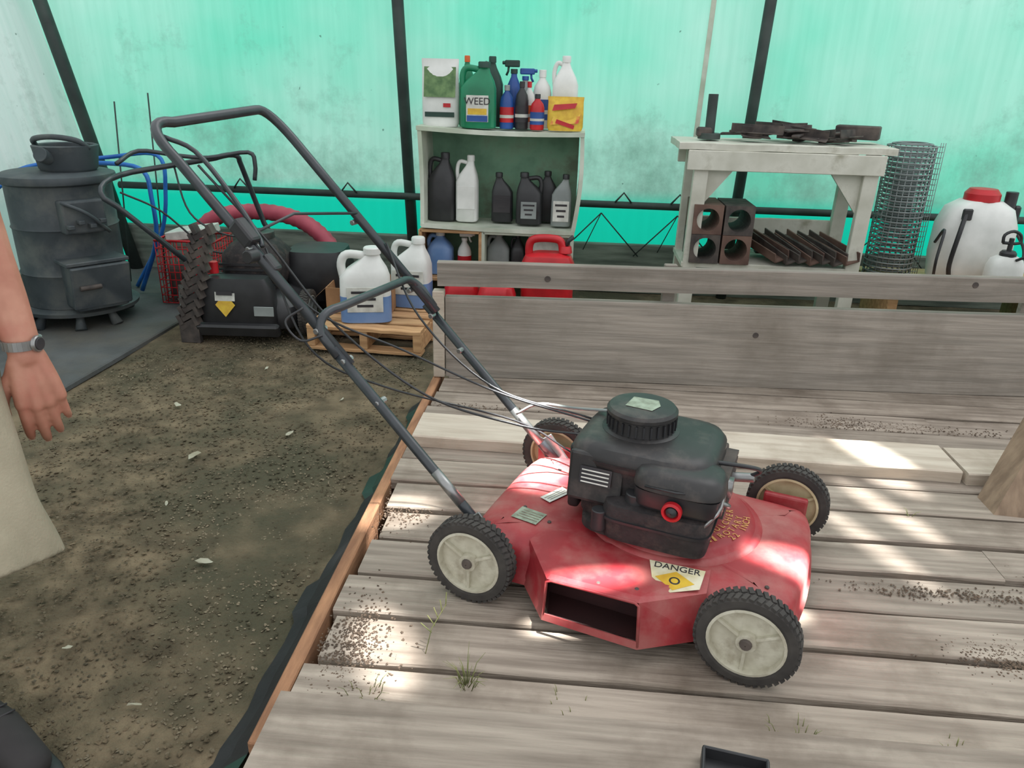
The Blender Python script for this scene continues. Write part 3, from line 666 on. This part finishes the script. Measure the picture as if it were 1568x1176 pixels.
def jug(name,loc,w,d,h,body,cap,rz=0,label=None,fluid=None,handle=True,capx=0,lw=.8,lz=(.2,.55),ink=True):
    e=empty(name,loc,rz)
    hb=h*.66
    loft('body',[(0,w*.9,d*.9),(h*.02,w,d),(hb*.5,w,d),(hb*.92,w*.98,d*.98),(hb*1.08,w*.78,d*.8,capx*.3,0),(h*.84,w*.40,d*.45,capx*.8,0),(h*.90,w*.28,d*.34,capx,0),(h*.93,w*.26,w*.26,capx,0)],body,e,n=4)
    lathe('cap',[(w*.17,h*.91),(w*.17,h*.985),(w*.15,h),(.001,h)],cap,e,(capx,0,0),seg=18)
    if handle:
        sx=-1 if capx>=0 else 1
        tube('grip',[(capx+sx*w*.12,0,h*.88),(sx*w*.33,0,h*.90),(sx*w*.45,0,h*.78),(sx*w*.42,0,hb*.9)],w*.085,body,e,seg=10,sub=4)
    if fluid: loft('fluid',[(.004,w*1.006,d*1.006),(hb*.55,w*1.006,d*1.006)],fluid,e,n=4)
    if label:
        z0,z1=h*lz[0],h*lz[1]
        box('label',(w*lw,.003,z1-z0),(0,-d/2-.001,(z0+z1)/2),label,e,bev=.001)
        if ink:
            for k in range(3): box('print',(w*lw*(.75-.15*k),.001,(z1-z0)*.1),(0,-d/2-.0032,z1-(z1-z0)*(.2+.27*k)),'ink',e,bev=0)
    return e
jug('washer_fluid_jug',(-1.03,3.62,.137),.25,.15,.37,'white','white',radians(12),'label','lblue',capx=.04,lz=(.16,.5),lw=.7)
jug('washer_fluid_jug.001',(-.86,3.92,.137),.21,.15,.37,'white','white',radians(-5),'label','lblue',capx=.04)
# ================================================================ CRATE SHELF
cs=empty('crate_shelf',(-.43,4.36,0))
T=.022
def bowed(name,p0,p1,th,depth,mat,bow):
    V=[];F=[]; n=10; a=Vector(p0); b=Vector(p1); d=(b-a).normalized(); nn=Vector((-d.z,0,d.x))
    for k in range(n+1):
        t=k/n; c=a+(b-a)*t+nn*bow*sin(pi*t)
        for (u,v) in ((-1,-1),(-1,1),(1,1),(1,-1)): V.append(c+nn*u*th/2+Vector((0,v*depth/2,0)))
    for k in range(n):
        for j in range(4): F.append((k*4+j,k*4+(j+1)%4,(k+1)*4+(j+1)%4,(k+1)*4+j))
    F.append((0,1,2,3)); F.append((n*4,n*4+3,n*4+2,n*4+1)); mo(name,V,F,mat,cs)
bowed('side',(-.425,0,.51),(-.432,0,1.02),T,.32,'whitegreen',-.006)
bowed('side',(.412,0,.51),(.435,0,1.02),T,.32,'whitegreen',-.016)
bowed('top',(-.448,0,1.030),(.448,0,1.020),T,.33,'whitegreen',-.012)
bowed('bottom',(-.43,0,.515),(.42,0,.505),T,.33,'whitegreen',-.006)
box('back_panel',(.84,.01,.50),(0,.155,.765),'shelfback',cs,bev=0)
for (x0,x1,mt) in ((-.44,-.10,'pallet'),(-.085,.41,'whitegreen')):
    box('lower_side',(.02,.31,.48),(x0,0,.25),mt,cs); box('lower_side',(.02,.31,.48),(x1,0,.25),mt,cs)
    box('lower_top',(x1-x0,.31,.018),((x0+x1)/2,0,.485),mt,cs); box('lower_bottom',(x1-x0,.31,.02),((x0+x1)/2,0,.21),mt,cs)
    box('lower_floor',(x1-x0,.31,.02),((x0+x1)/2,0,.012),mt,cs); box('lower_back',(x1-x0,.01,.46),((x0+x1)/2,.15,.25),'shelfback',cs)
zt=1.034
def pouch(name,loc,w,h,mat,rz=0):
    e=empty(name,loc,rz)
    loft('body',[(0,w*.92,.07),(.02,w,.075),(h*.5,w,.06),(h*.85,w*.98,.03),(h*.95,w,.006),(h,w,.004)],mat,e,n=2.6)
    return e
e=pouch('seed_bag',(-.765,4.32,zt),.20,.34,'white'); quad('print',[(-.085,0,0),(.085,0,0),(.085,.030,.15),(-.085,.030,.15)],'leafprint',e,(0,-.040,.15)); quad('print2',[(-.08,0,0),(.08,0,0),(.08,.0,.025),(-.08,.0,.025)],'dgreen',e,(0,-.041,.05)); quad('print3',[(-.02,0,0),(.02,0,0),(.02,.0,.02),(-.02,.0,.02)],'redp',e,(0.04,-.041,.10))
e=jug('weed_killer_jug',(-.555,4.28,zt),.19,.10,.33,'green','dgreen',0,'label',capx=.03,lw=.62,lz=(.1,.50),ink=False)
text('label_text','WEED',.05,(0,-.0545,.135),(radians(90),0,0),'ink',e); box('label_band',(.10,.001,.03),(0,-.054,.085),'yellow',e,bev=0); box('label_band2',(.11,.001,.03),(0,-.054,.050),'blue',e,bev=0)
jug('garden_chemical_bottle',(-.635,4.42,zt),.09,.07,.36,'green','orange',handle=False)
jug('garden_chemical_bottle.001',(-.50,4.44,zt),.12,.08,.36,'dgreen','dgreen',handle=True)
def spray(name,loc,w,h,body,head,label=None,rz=0):
    e=empty(name,loc,rz)
    lathe('body',[(w*.46,0),(w*.5,.006),(w*.5,h*.52),(w*.42,h*.62),(w*.2,h*.74),(w*.17,h*.80)],body,e,seg=20)
    cyl('collar',w*.22,h*.07,(0,0,h*.82),head,e,seg=14)
    box('head',(w*.95,w*.26,h*.10),(w*.12,0,h*.93),head,e,bev=.006,seg=2)
    tube('trigger',[(w*.35,0,h*.90),(w*.38,0,h*.82),(w*.5,0,h*.76)],.006,head,e,seg=6)
    cyl('nozzle',.009,.02,(w*.64,0,h*.94),head,e,rot=(0,radians(90),0),seg=8)
    if label: lathe('label',[(w*.505,h*.12),(w*.505,h*.45)],label,e,seg=20)
    return e
spray('spray_bottle',(-.38,4.42,zt),.085,.35,'blue','dgreen','blue',rz=pi)
spray('spray_bottle.001',(-.32,4.45,zt),.085,.31,'grey','blue','blue')
def bottle(name,loc,w,h,body,cap,label=None):
    e=empty(name,loc)
    lathe('body',[(w*.46,0),(w*.5,.006),(w*.5,h*.6),(w*.42,h*.72),(w*.18,h*.84),(w*.16,h*.88)],body,e,seg=20)
    cyl('cap',w*.2,h*.13,(0,0,h*.93),cap,e,seg=12)
    if label:
        lathe('label',[(w*.51,h*.15),(w*.51,h*.5)],label,e,seg=20); lathe('label_stripe',[(w*.515,h*.25),(w*.515,h*.32)],'label',e,seg=20)
    return e
bottle('oil_additive_bottle',(-.405,4.30,zt),.075,.22,'blue','grey','redp')
bottle('oil_additive_bottle.001',(-.325,4.30,zt),.07,.24,'blk','ink','ink')
bottle('oil_additive_bottle.002',(-.225,4.42,zt),.10,.30,'white','white','blue')
bottle('oil_additive_bottle.003',(-.24,4.28,zt),.075,.18,'redp','blk','blue')
bottle('oil_additive_bottle.004',(-.29,4.36,zt),.06,.24,'white','redp','orange')
jug('white_jug',(-.10,4.42,zt),.14,.12,.37,'white','white',capx=0)
e=pouch('fertiliser_bag',(-.09,4.27,zt),.19,.17,'yellow'); quad('print',[(-.08,0,0),(.07,0,.01),(.08,.02,.06),(-.05,.022,.07)],'bagprint',e,(0,-.041,.03)); quad('print2',[(-.07,0,0),(.05,0,.015),(.06,.008,.04),(-.06,.008,.03)],'redp',e,(0,-.036,.10)); box('stripe',(.1,.001,.02),(0,-.0425,.035),'redp',e,rot=(0,.3,0),bev=0)
zi=.527
jug('black_jug',(-.765,4.34,zi),.15,.11,.37,'blk','blk',capx=.02)
jug('white_jug.001',(-.622,4.34,zi),.125,.11,.36,'white','white',capx=.02,label='white',ink=False)
jug('motor_oil_bottle',(-.425,4.36,zi),.12,.07,.27,'blk','blk',label='ink',capx=-.02,handle=False)
jug('motor_oil_jug',(-.27,4.32,zi),.145,.09,.28,'blk','blk',label='grey',capx=-.03,lw=.6,lz=(.12,.45))
jug('motor_oil_bottle.001',(-.175,4.42,zi),.12,.07,.28,'blk','blk',capx=0,handle=False)
jug('motor_oil_bottle.002',(-.09,4.29,zi),.11,.07,.28,'grey','blk',label='label',capx=.02,handle=False,lz=(.1,.5))
zl=.222
jug('coolant_jug',(-.775,4.32,zl),.15,.12,.24,'lblue','white',handle=True)
spray('cleaner_bottle',(-.635,4.32,zl),.08,.245,'white','white','redp')
jug('grey_jug',(-.44,4.34,zl),.13,.1,.245,'grey','grey')
jug('grey_jug.001',(-.33,4.36,zl),.08,.1,.235,'blk','blk')
e=pouch('plastic_bag',(-.15,4.34,zl),.24,.24,'label'); quad('print',[(-.05,0,0),(.05,0,0),(.05,.02,.1),(-.05,.02,.1)],'redp',e,(0.02,-.037,.08))
def gascan(name,loc,w,h,rz=0):
    e=empty(name,loc,rz)
    loft('body',[(0,w*.95,w*.62),(.015,w,w*.66),(h*.62,w,w*.66),(h*.74,w*.86,w*.55),(h*.78,w*.5,w*.35)],'redp',e,n=4)
    tube('grip',[(-w*.36,0,h*.66),(-w*.36,0,h*.88),(-w*.25,0,h*.97),(w*.1,0,h*.98),(w*.24,0,h*.92),(w*.28,0,h*.7)],w*.075,'redp',e,seg=10,sub=4)
    cyl('cap',w*.13,h*.10,(w*.32,0,h*.83),'redp',e,seg=16,r2=w*.11); tube('spout',[(w*.32,0,h*.85),(w*.36,0,h*.95),(w*.46,0,h*1.02)],.012,'blk',e,seg=8)
    return e
box('wood_block',(.34,.24,.155),(-.14,4.0,.0775),'pallet')
gascan('gas_can',(-.14,4.0,.157),.28,.36)
gascan('gas_can.001',(-.40,3.90,0),.20,.36)
gascan('gas_can.002',(-.60,3.98,0),.19,.36,radians(8))
# ================================================================ WORKBENCH
bn=empty('workbench',(1.06,4.40,0))
for k in range(3): board('top_plank',(1.10,.142,.035),(0.0,-.145+.145*k,.985),'benchwhite',bn)
box('apron',(1.0,.022,.10),(0,-.2165,.915),'benchwhite',bn)
box('apron_back',(1.0,.022,.10),(0,.2165,.915),'benchwhite',bn)
for (x,y_) in ((-.44,-.18),(.44,-.18),(-.44,.18),(.44,.18)): box('leg',(.075,.045,.965),(x+(0.012 if x<0 else -.0),y_,.483),'benchwhite',bn,rot=(0,radians(1.0),0))
board('lower_shelf',(.95,.40,.025),(0,0,.36),'benchwhite',bn)
board('lower_rail',(.90,.025,.13),(.0,.2,.50),'benchwhite',bn)
for s in (-1,1):
    mo('gusset',[(s*.41,-.17,.865),(s*.25,-.17,.865),(s*.41,-.17,.66),(s*.41,-.15,.865),(s*.25,-.15,.865),(s*.41,-.15,.66)],[(0,1,2),(3,5,4),(0,3,4,1),(1,4,5,2),(2,5,3,0)],'benchwhite',bn)
sp=empty('scrap_iron',(1.06,4.40,1.006))
cyl('pipe_stub',.026,.22,(-.38,-.05,.12),'pole',sp,seg=16); cyl('pipe_flange',.06,.03,(-.38,-.05,.02),'pole',sp,seg=16); box('valve',(.08,.05,.05),(-.41,-.06,.04),'rust',sp,bev=.01)
for k in range(24):
    x=random.uniform(-.26,.36); y_=random.uniform(-.14,.12); l=random.uniform(.12,.28)
    if random.random()<.5: multi('angle_iron',[boxdata((l,.045,.005),(0,0,0)),boxdata((l,.005,.045),(0,.02,.02))],'rust',sp,(x,y_,.010+.0022*k),rot=(random.uniform(-.3,.3),random.uniform(-.12,.12),random.uniform(-1.2,1.2)),smooth=False)
    else: box('flat_bar',(l,.04,.012),(x,y_,.010+.0025*k),'rust',sp,rot=(random.uniform(-.1,.1),random.uniform(-.12,.12),random.uniform(-1,1)))
box('channel',(.22,.10,.07),(.42,.05,.055),'rust',sp,rot=(0,0,radians(-25)),bev=.006)
cyl('gear',.05,.03,(-.15,-.05,.03),'rust',sp,seg=12)
fb=empty('clay_flue_blocks',(.75,4.33,.375))
for (i_,k) in ((0,0),(1,0),(0,1),(1,1)):
    S_=.155; Vv=[];Ff=[]; n_=24
    for yy in (-.15,.15):
        for q in range(n_):
            a=2*pi*q/n_; c_,s_=cos(a),sin(a); m_=max(abs(c_),abs(s_)); Vv.append((c_/m_*S_/2,yy,s_/m_*S_/2)); Vv.append((c_*.060,yy,s_*.060))
    for q in range(n_):
        r_=(q+1)%n_; A0,A1,B0,B1=2*q,2*q+1,2*r_,2*r_+1; o_=2*n_
        Ff+=[(A0,B0,B1,A1),(A0+o_,A1+o_,B1+o_,B0+o_),(A0,A0+o_,B0+o_,B0),(A1,B1,B1+o_,A1+o_)]
    mo('flue_block',Vv,Ff,'brown' if (i_+k)%2 else 'rust',fb,(-.05+.165*i_,0,S_/2+k*.157),rot=(0,0,0))
e=empty('channel_irons',(1.22,4.33,.374))
for k in range(7):
    multi('channel_iron',[boxdata((.34,.085,.007),(0,0,0)),boxdata((.34,.007,.05),(0,.04,.024)),boxdata((.34,.007,.05),(0,-.04,.024))],'rust' if k%3 else 'brown',e,(-.17+.062*k,.0,.062),rot=(radians(-14),radians(-12 if k%2 else -9),radians(113)),smooth=False)
box('iron_plate',(.42,.05,.012),(.02,.13,.02),'rust',e)
# ================================================================ LOW BENCH, MESH ROLL, SPRAYERS
lb=empty('low_bench',(2.53,4.35,0))
board('seat',(1.75,.56,.03),(0,0,.285),'pallet',lb)
for x in (-.8,0,.8): box('leg',(.05,.4,.27),(x,0,.135),'pallet',lb)
mr=empty('wire_mesh_roll',(1.765,4.42,.304))
its=[]
for k in range(26):
    z=.70*k/25
    its.append(sweep_data([( .122*cos(2*pi*q/26),.122*sin(2*pi*q/26),z) for q in range(27)],.0045,5))
    its.append(sweep_data([( .10*cos(2*pi*q/20),.10*sin(2*pi*q/20),z+.01) for q in range(21)],.004,4))
    its.append(sweep_data([( .075*cos(2*pi*q/20),.075*sin(2*pi*q/20),z+.015) for q in range(21)],.004,4))
for q in range(26):
    a=2*pi*q/26; its.append(sweep_data([(.122*cos(a),.122*sin(a),0),(.122*cos(a),.122*sin(a),.70)],.003,4))
multi('mesh_wires',its,'mesh',mr)
its=[]
for k in range(26):
    z=.70*k/25; its.append(sweep_data([(.120,-.02,z),(.145,-.03,z),(.160,-.01,z)],.002,4))
for k in range(3): its.append(sweep_data([(.135+.012*k,-.025,0),(.135+.012*k,-.025,.72)],.002,4))
multi('loose_end',its,'mesh',mr)
def sprayer(name,loc,w,h,cap,rz=0):
    e=empty(name,loc,rz)
    loft('tank',[(0,w*.8,w*.55),(.02,w*.92,w*.62),(h*.3,w,w*.68),(h*.62,w*.98,w*.66),(h*.80,w*.82,w*.56),(h*.88,w*.5,w*.4)],'white',e,n=3.2)
    lathe('lid',[(w*.20,h*.86),(w*.22,h*.88),(w*.22,h*.95),(w*.17,h),(.001,h*1.01)],cap,e,seg=24)
    return e
e=sprayer('backpack_sprayer',(2.155,4.36,.302),.40,.50,'redp')
tube('strap',[(-.12,-.13,.40),(-.15,-.17,.30),(-.16,-.16,.12),(-.13,-.13,.03)],.012,'blk',e,seg=8,sub=4); box('buckle',(.05,.02,.06),(-.12,-.14,.38),'blk',e,bev=.006)
cyl('filler',.03,.10,(.14,-.02,.44),'blk',e); box('pump_arm',(.04,.04,.12),(.18,-.02,.36),'blk',e,bev=.01)
tube('hose',[(.18,-.05,.30),(.23,-.1,.2),(.2,-.15,.1),(.1,-.15,.05)],.008,'blk',e,seg=8,sub=5)
e=sprayer('hand_sprayer',(2.235,4.12,.302),.18,.22,'blk')
tube('pump_handle',[(-.04,0,.26),(-.04,0,.30),(0,0,.32),(.04,0,.30),(.04,0,.26),(-.04,0,.26)],.008,'blk',e,seg=8,sub=3); cyl('pump_rod',.012,.08,(0,0,.245),'blk',e,seg=10)
tube('trigger_hose',[(.02,-.05,.18),(.09,-.1,.24),(.10,-.05,.27)],.007,'blk',e,seg=8,sub=4)
tube('loose_hose',[(1.93,4.2,.31),(1.90,4.15,.45),(1.93,4.2,.60),(1.94,4.3,.52)],.008,'blk',seg=8,sub=6)

# ================================================================ PERSON
pn=empty('man')
def L_(pts,rad,seg=14,sub=3,flat=None,re=True): return sweep_data(pts,rad,seg,sub,re,flat)
Wp=Vector((-1.095,1.36,.745))
wa=Vector((.8,.6,0)); bk=Vector((.6,-.8,0)); dn=Vector((.14,-.05,-1)).normalized()
items=[L_([(-1.21,1.40,1.39),(-1.20,1.41,1.24),(-1.19,1.42,1.08)],[.055,.052,.042]),
       L_([(-1.19,1.42,1.08),(-1.170,1.40,.98),(-1.130,1.38,.86),Wp],[.044,.046,.038,.029],flat=(.86,1.05,tuple(bk)))]
HS=1.13
def hp_(w,d,b): return Wp+(wa*w+dn*d+bk*b)*HS
fing=[(-.030,.086,[.040,.024,.020],.0096),(-.009,.092,[.044,.027,.021],.0098),(.012,.088,[.040,.025,.020],.0092),(.031,.078,[.031,.019,.017],.0082)]
nails=[]
for fi,(w,kd,ls,r) in enumerate(fing):
    items.append(L_([hp_(w*.45,0,0),hp_(w*.8,kd*.55,.004),hp_(w,kd,.004)],[.019,.0165,.0142]))
    p=hp_(w,kd,.004); ang=.20+.05*fi; pts=[p]
    for l in ls:
        p=p+(dn*cos(ang)-bk*sin(ang)+wa*w*1.6)*l*HS; pts.append(p); ang+=.30
    items.append(L_(pts,[r*1.22,r*1.12,r*1.03,r*.88],seg=12,sub=3))
    dd=(pts[-1]-pts[-2]).normalized(); nb=(bk-dd*bk.dot(dd)).normalized()
    nails.append((pts[-1]-dd*.003+nb*r*.74,dd,nb,r))
items.append(L_([hp_(-.018,.01,0),hp_(-.032,.04,-.012)],[.019,.018]))
tp=[hp_(-.024,.028,-.006),hp_(-.048,.055,-.010),hp_(-.060,.085,-.012),hp_(-.060,.108,-.014)]
items.append(L_(tp,[.017,.0155,.013,.0105],seg=12,sub=3))
arm=multi('arm_and_hand',items,'skin',pn,remesh=.0035,sm=3)
for (c,dd,nb,r) in nails:
    sd=dd.cross(nb); quad('nail',[c+sd*r*.6-dd*.006,c+sd*r*.55+dd*.006,c-sd*r*.55+dd*.006,c-sd*r*.6-dd*.006],'nail',pn)
Wc=Wp+Vector((-.006,.003,.028)); its=[]
for k in range(26):
    a=2*pi*k/26; c=Wc+wa*cos(a)*.0345+bk*sin(a)*.029
    V_,F_2=boxdata((.0087,.004,.019),(0,0,0)); t=(wa*-sin(a)+bk*cos(a)).normalized(); nn=(wa*cos(a)+bk*sin(a)).normalized()
    Rm=Matrix((t,nn,Vector((0,0,1)))).transposed(); its.append(([Rm@v+c for v in V_],F_2))
multi('watch_band',its,'steel',pn,smooth=False)
fd=(bk*.6+wa*.8).normalized()
o=cyl('watch_case',.017,.009,tuple(Wc+fd*.033),'steel',pn,seg=24); o.rotation_euler=fd.to_track_quat('Z','Y').to_euler()
o=cyl('watch_face',.013,.003,tuple(Wc+fd*.0385),'ink',pn,seg=24); o.rotation_euler=fd.to_track_quat('Z','Y').to_euler()
items=[L_([(-1.60,1.40,1.39),(-1.65,1.42,1.22),(-1.67,1.43,1.08)],[.055,.05,.042]),L_([(-1.67,1.43,1.08),(-1.68,1.40,.95),(-1.68,1.37,.79)],[.043,.042,.027])]
for k in range(4):
    items.append(L_([(-1.68,1.37,.79),(-1.685,1.345+.017*k,.70),(-1.675,1.335+.02*k,.655),(-1.66,1.335+.02*k,.62)],[.016,.012,.009,.008],seg=10))
items.append(L_([(-1.68,1.35,.765),(-1.66,1.31,.72),(-1.655,1.31,.68)],[.016,.012,.0095],seg=10))
multi('arm_and_hand_other',items,'skin',pn,remesh=.005,sm=2)
multi('legs',[L_([(-1.29,1.36,.85),(-1.19,1.20,.48),(-1.22,1.17,.30),(-1.21,1.12,.10),(-1.21,1.11,.06)],[.085,.058,.055,.036,.038]),
  L_([(-1.52,1.40,.85),(-1.53,1.36,.48),(-1.53,1.38,.30),(-1.53,1.40,.10),(-1.53,1.40,.06)],[.085,.058,.055,.036,.038])],'skin',pn,remesh=.008,sm=2)
for (a,b) in (((-1.22,1.12),(-.995,1.01)),((-1.54,1.43),(-1.44,1.22))):
    A3=Vector((a[0],a[1],0)); B3=Vector((b[0],b[1],0)); dd=(B3-A3)
    multi('shoe',[sweep_data([A3+Vector((0,0,.045)),A3+dd*.5+Vector((0,0,.045)),B3+Vector((0,0,.036))],[.042,.046,.034],16,4,True,(.9,1.05,(0,0,1))),
      sweep_data([A3+Vector((0,0,.05)),A3+dd*.12+Vector((0,0,.10))],[.045,.042],14,2,True)],'sole',pn,remesh=.006,sm=2)
    multi('shoe_sole',[sweep_data([A3-dd*.12+Vector((0,0,.012)),A3+dd*.5+Vector((0,0,.012)),B3+dd*.08+Vector((0,0,.012))],[.042,.050,.040],16,4,True,(.25,1.05,(0,0,1)))],'plasticsheet',pn)
    multi('shoe_laces',[sweep_data([A3+dd*t+Vector((dd.y*.15,-dd.x*.15,.078)),A3+dd*t+Vector((0,0,.094-.02*t)),A3+dd*t+Vector((-dd.y*.15,dd.x*.15,.078))],.0025,6,3) for t in (.3,.42,.54)],'ink',pn)
def shleg(P,R,seed,seg=36,sub=8):
    V,F=sweep_data(P,R,seg,sub)
    Q=crom(P,sub); out=[]
    for i,v in enumerate(V):
        c=Q[min(i//seg,len(Q)-1)]; d=v-c; k=1+.07*mn.noise(Vector((d.x*14+seed,d.y*14,v.z*9)))+.05*sin(math.atan2(d.y,d.x)*5+v.z*11)*min(1,(P[0][2]-v.z)*3); out.append(c+d*k)
    return out,F
multi('shorts',[L_([(-1.40,1.40,1.0),(-1.40,1.40,.86)],[.15,.16],flat=(.85,1.15,(0,1,0))),
  shleg([(-1.29,1.37,.90),(-1.225,1.27,.68),(-1.135,1.17,.48),(-1.098,1.135,.375)],[.115,.106,.116,.130],1),
  shleg([(-1.51,1.40,.90),(-1.53,1.38,.66),(-1.53,1.37,.40)],[.115,.108,.11],5)],'khaki',pn,remesh=.006,sm=1)
tube('pocket_seam',[(-1.168,1.156,.72),(-1.122,1.160,.66),(-1.082,1.125,.60)],.006,'ink',pn,seg=6)
multi('shirt',[L_([(-1.40,1.40,.93),(-1.40,1.40,1.05),(-1.40,1.40,1.22),(-1.40,1.41,1.38),(-1.40,1.41,1.44)],[.165,.165,.17,.17,.11],flat=(.78,1.12,(0,1,0)),seg=24),
  L_([(-1.30,1.41,1.39),(-1.22,1.41,1.37),(-1.20,1.41,1.22),(-1.19,1.415,1.11)],[.075,.075,.068,.062]),
  L_([(-1.50,1.41,1.39),(-1.60,1.41,1.37),(-1.65,1.42,1.22),(-1.66,1.425,1.13)],[.075,.075,.068,.066])],'shirt',pn,remesh=.008,sm=3)
hd=[L_([(-1.40,1.41,1.40),(-1.395,1.395,1.52)],[.058,.055]),L_([(-1.385,1.38,1.53),(-1.385,1.375,1.58),(-1.39,1.385,1.66),(-1.395,1.40,1.70)],[.055,.072,.082,.075],flat=(1.12,.92,(0,1,0))),
  L_([(-1.37,1.31,1.63),(-1.365,1.285,1.595)],[.010,.016]),L_([(-1.40,1.305,1.55),(-1.35,1.31,1.55)],[.010,.010]),L_([(-1.475,1.40,1.63),(-1.475,1.405,1.59)],[.016,.012]),L_([(-1.31,1.38,1.63),(-1.31,1.385,1.59)],[.016,.012]),L_([(-1.375,1.32,1.51),(-1.37,1.315,1.515)],[.025,.022])]
multi('head',hd,'skin',pn,remesh=.006,sm=2)
for x in (-1.40,-1.335):
    lathe('eye',[(.001,-.012),(.009,-.008),(.012,0),(.009,.008),(.001,.012)],'white',pn,(x,1.313,1.628),seg=14); cyl('iris',.005,.003,(x+.001,1.3015,1.628),'ink',pn,rot=(radians(90),0,0),seg=12)
multi('hair',[L_([(-1.395,1.42,1.62),(-1.395,1.425,1.68),(-1.395,1.40,1.725)],[.088,.09,.072],flat=(1.0,.98,(0,1,0)))],'hair',pn,remesh=.008,sm=2)

# ================================================================ LIGHT
w=bpy.data.worlds.new('World'); SC.world=w; w.use_nodes=True
bg=w.node_tree.nodes['Background']; bg.inputs[0].default_value=(.95,.98,1,1); bg.inputs[1].default_value=1.17
def spot(name,tgt,off,size,energy,sx=1,sy=1,rz=0,blend=.6):
    l=bpy.data.lights.new(name,'SPOT'); l.energy=energy; l.spot_size=radians(size); l.spot_blend=blend; l.shadow_soft_size=.03; l.color=(1,.98,.95)
    o=bpy.data.objects.new(name,l); COL.objects.link(o); t=Vector(tgt); p=t+Vector(off); o.location=p
    q=(t-p).to_track_quat('-Z','Y'); o.rotation_euler=(q.to_matrix()@Matrix.Rotation(rz,3,'Z')).to_euler(); o.scale=(sx,sy,1)
K=(1.0,.5,2.6)
spot('sun_gap_light',(-.46,1.82,.15),K,5.0,1100,.8,1)
spot('sun_gap_light.001',(-.36,1.28,.15),K,7.0,1000,1,.42)
spot('sun_gap_light.002',(-.065,1.86,.30),(-.7,-.1,2.6),6.4,5000,1,.7)
spot('sun_gap_light.003',(1.0,2.29,.19),K,10,1100,1,.27)
spot('sun_gap_light.004',(.95,2.0,.15),K,10,950,1,.17)
spot('sun_gap_light.005',(.54,1.50,.27),(1.6,-.2,1.9),5.5,3600,.45,1)
spot('sun_gap_light.006',(.07,1.37,.29),(0.4,-.6,2.6),5.5,3600,1,.22,radians(-18))
spot('sun_gap_light.007',(.85,1.80,.15),K,10,800,1,.14)
sl=bpy.data.lights.new('Sun','SUN'); sl.energy=.7; sl.angle=radians(35); so=bpy.data.objects.new('sun',sl); COL.objects.link(so); so.rotation_euler=(radians(-18),radians(22),0)
# ================================================================ CAMERA
cam=bpy.data.cameras.new('camera'); co=bpy.data.objects.new('camera',cam); COL.objects.link(co)
cam.sensor_width=36; cam.lens=36*1165/1568; cam.clip_start=.05
Mx=Matrix.Rotation(radians(4.5),3,'Z')@Matrix.Rotation(radians(68),3,'X')@Matrix.Rotation(radians(1.5),3,'Z')
co.matrix_world=Matrix.Translation((0,0,1.295))@Mx.to_4x4()
SC.camera=co
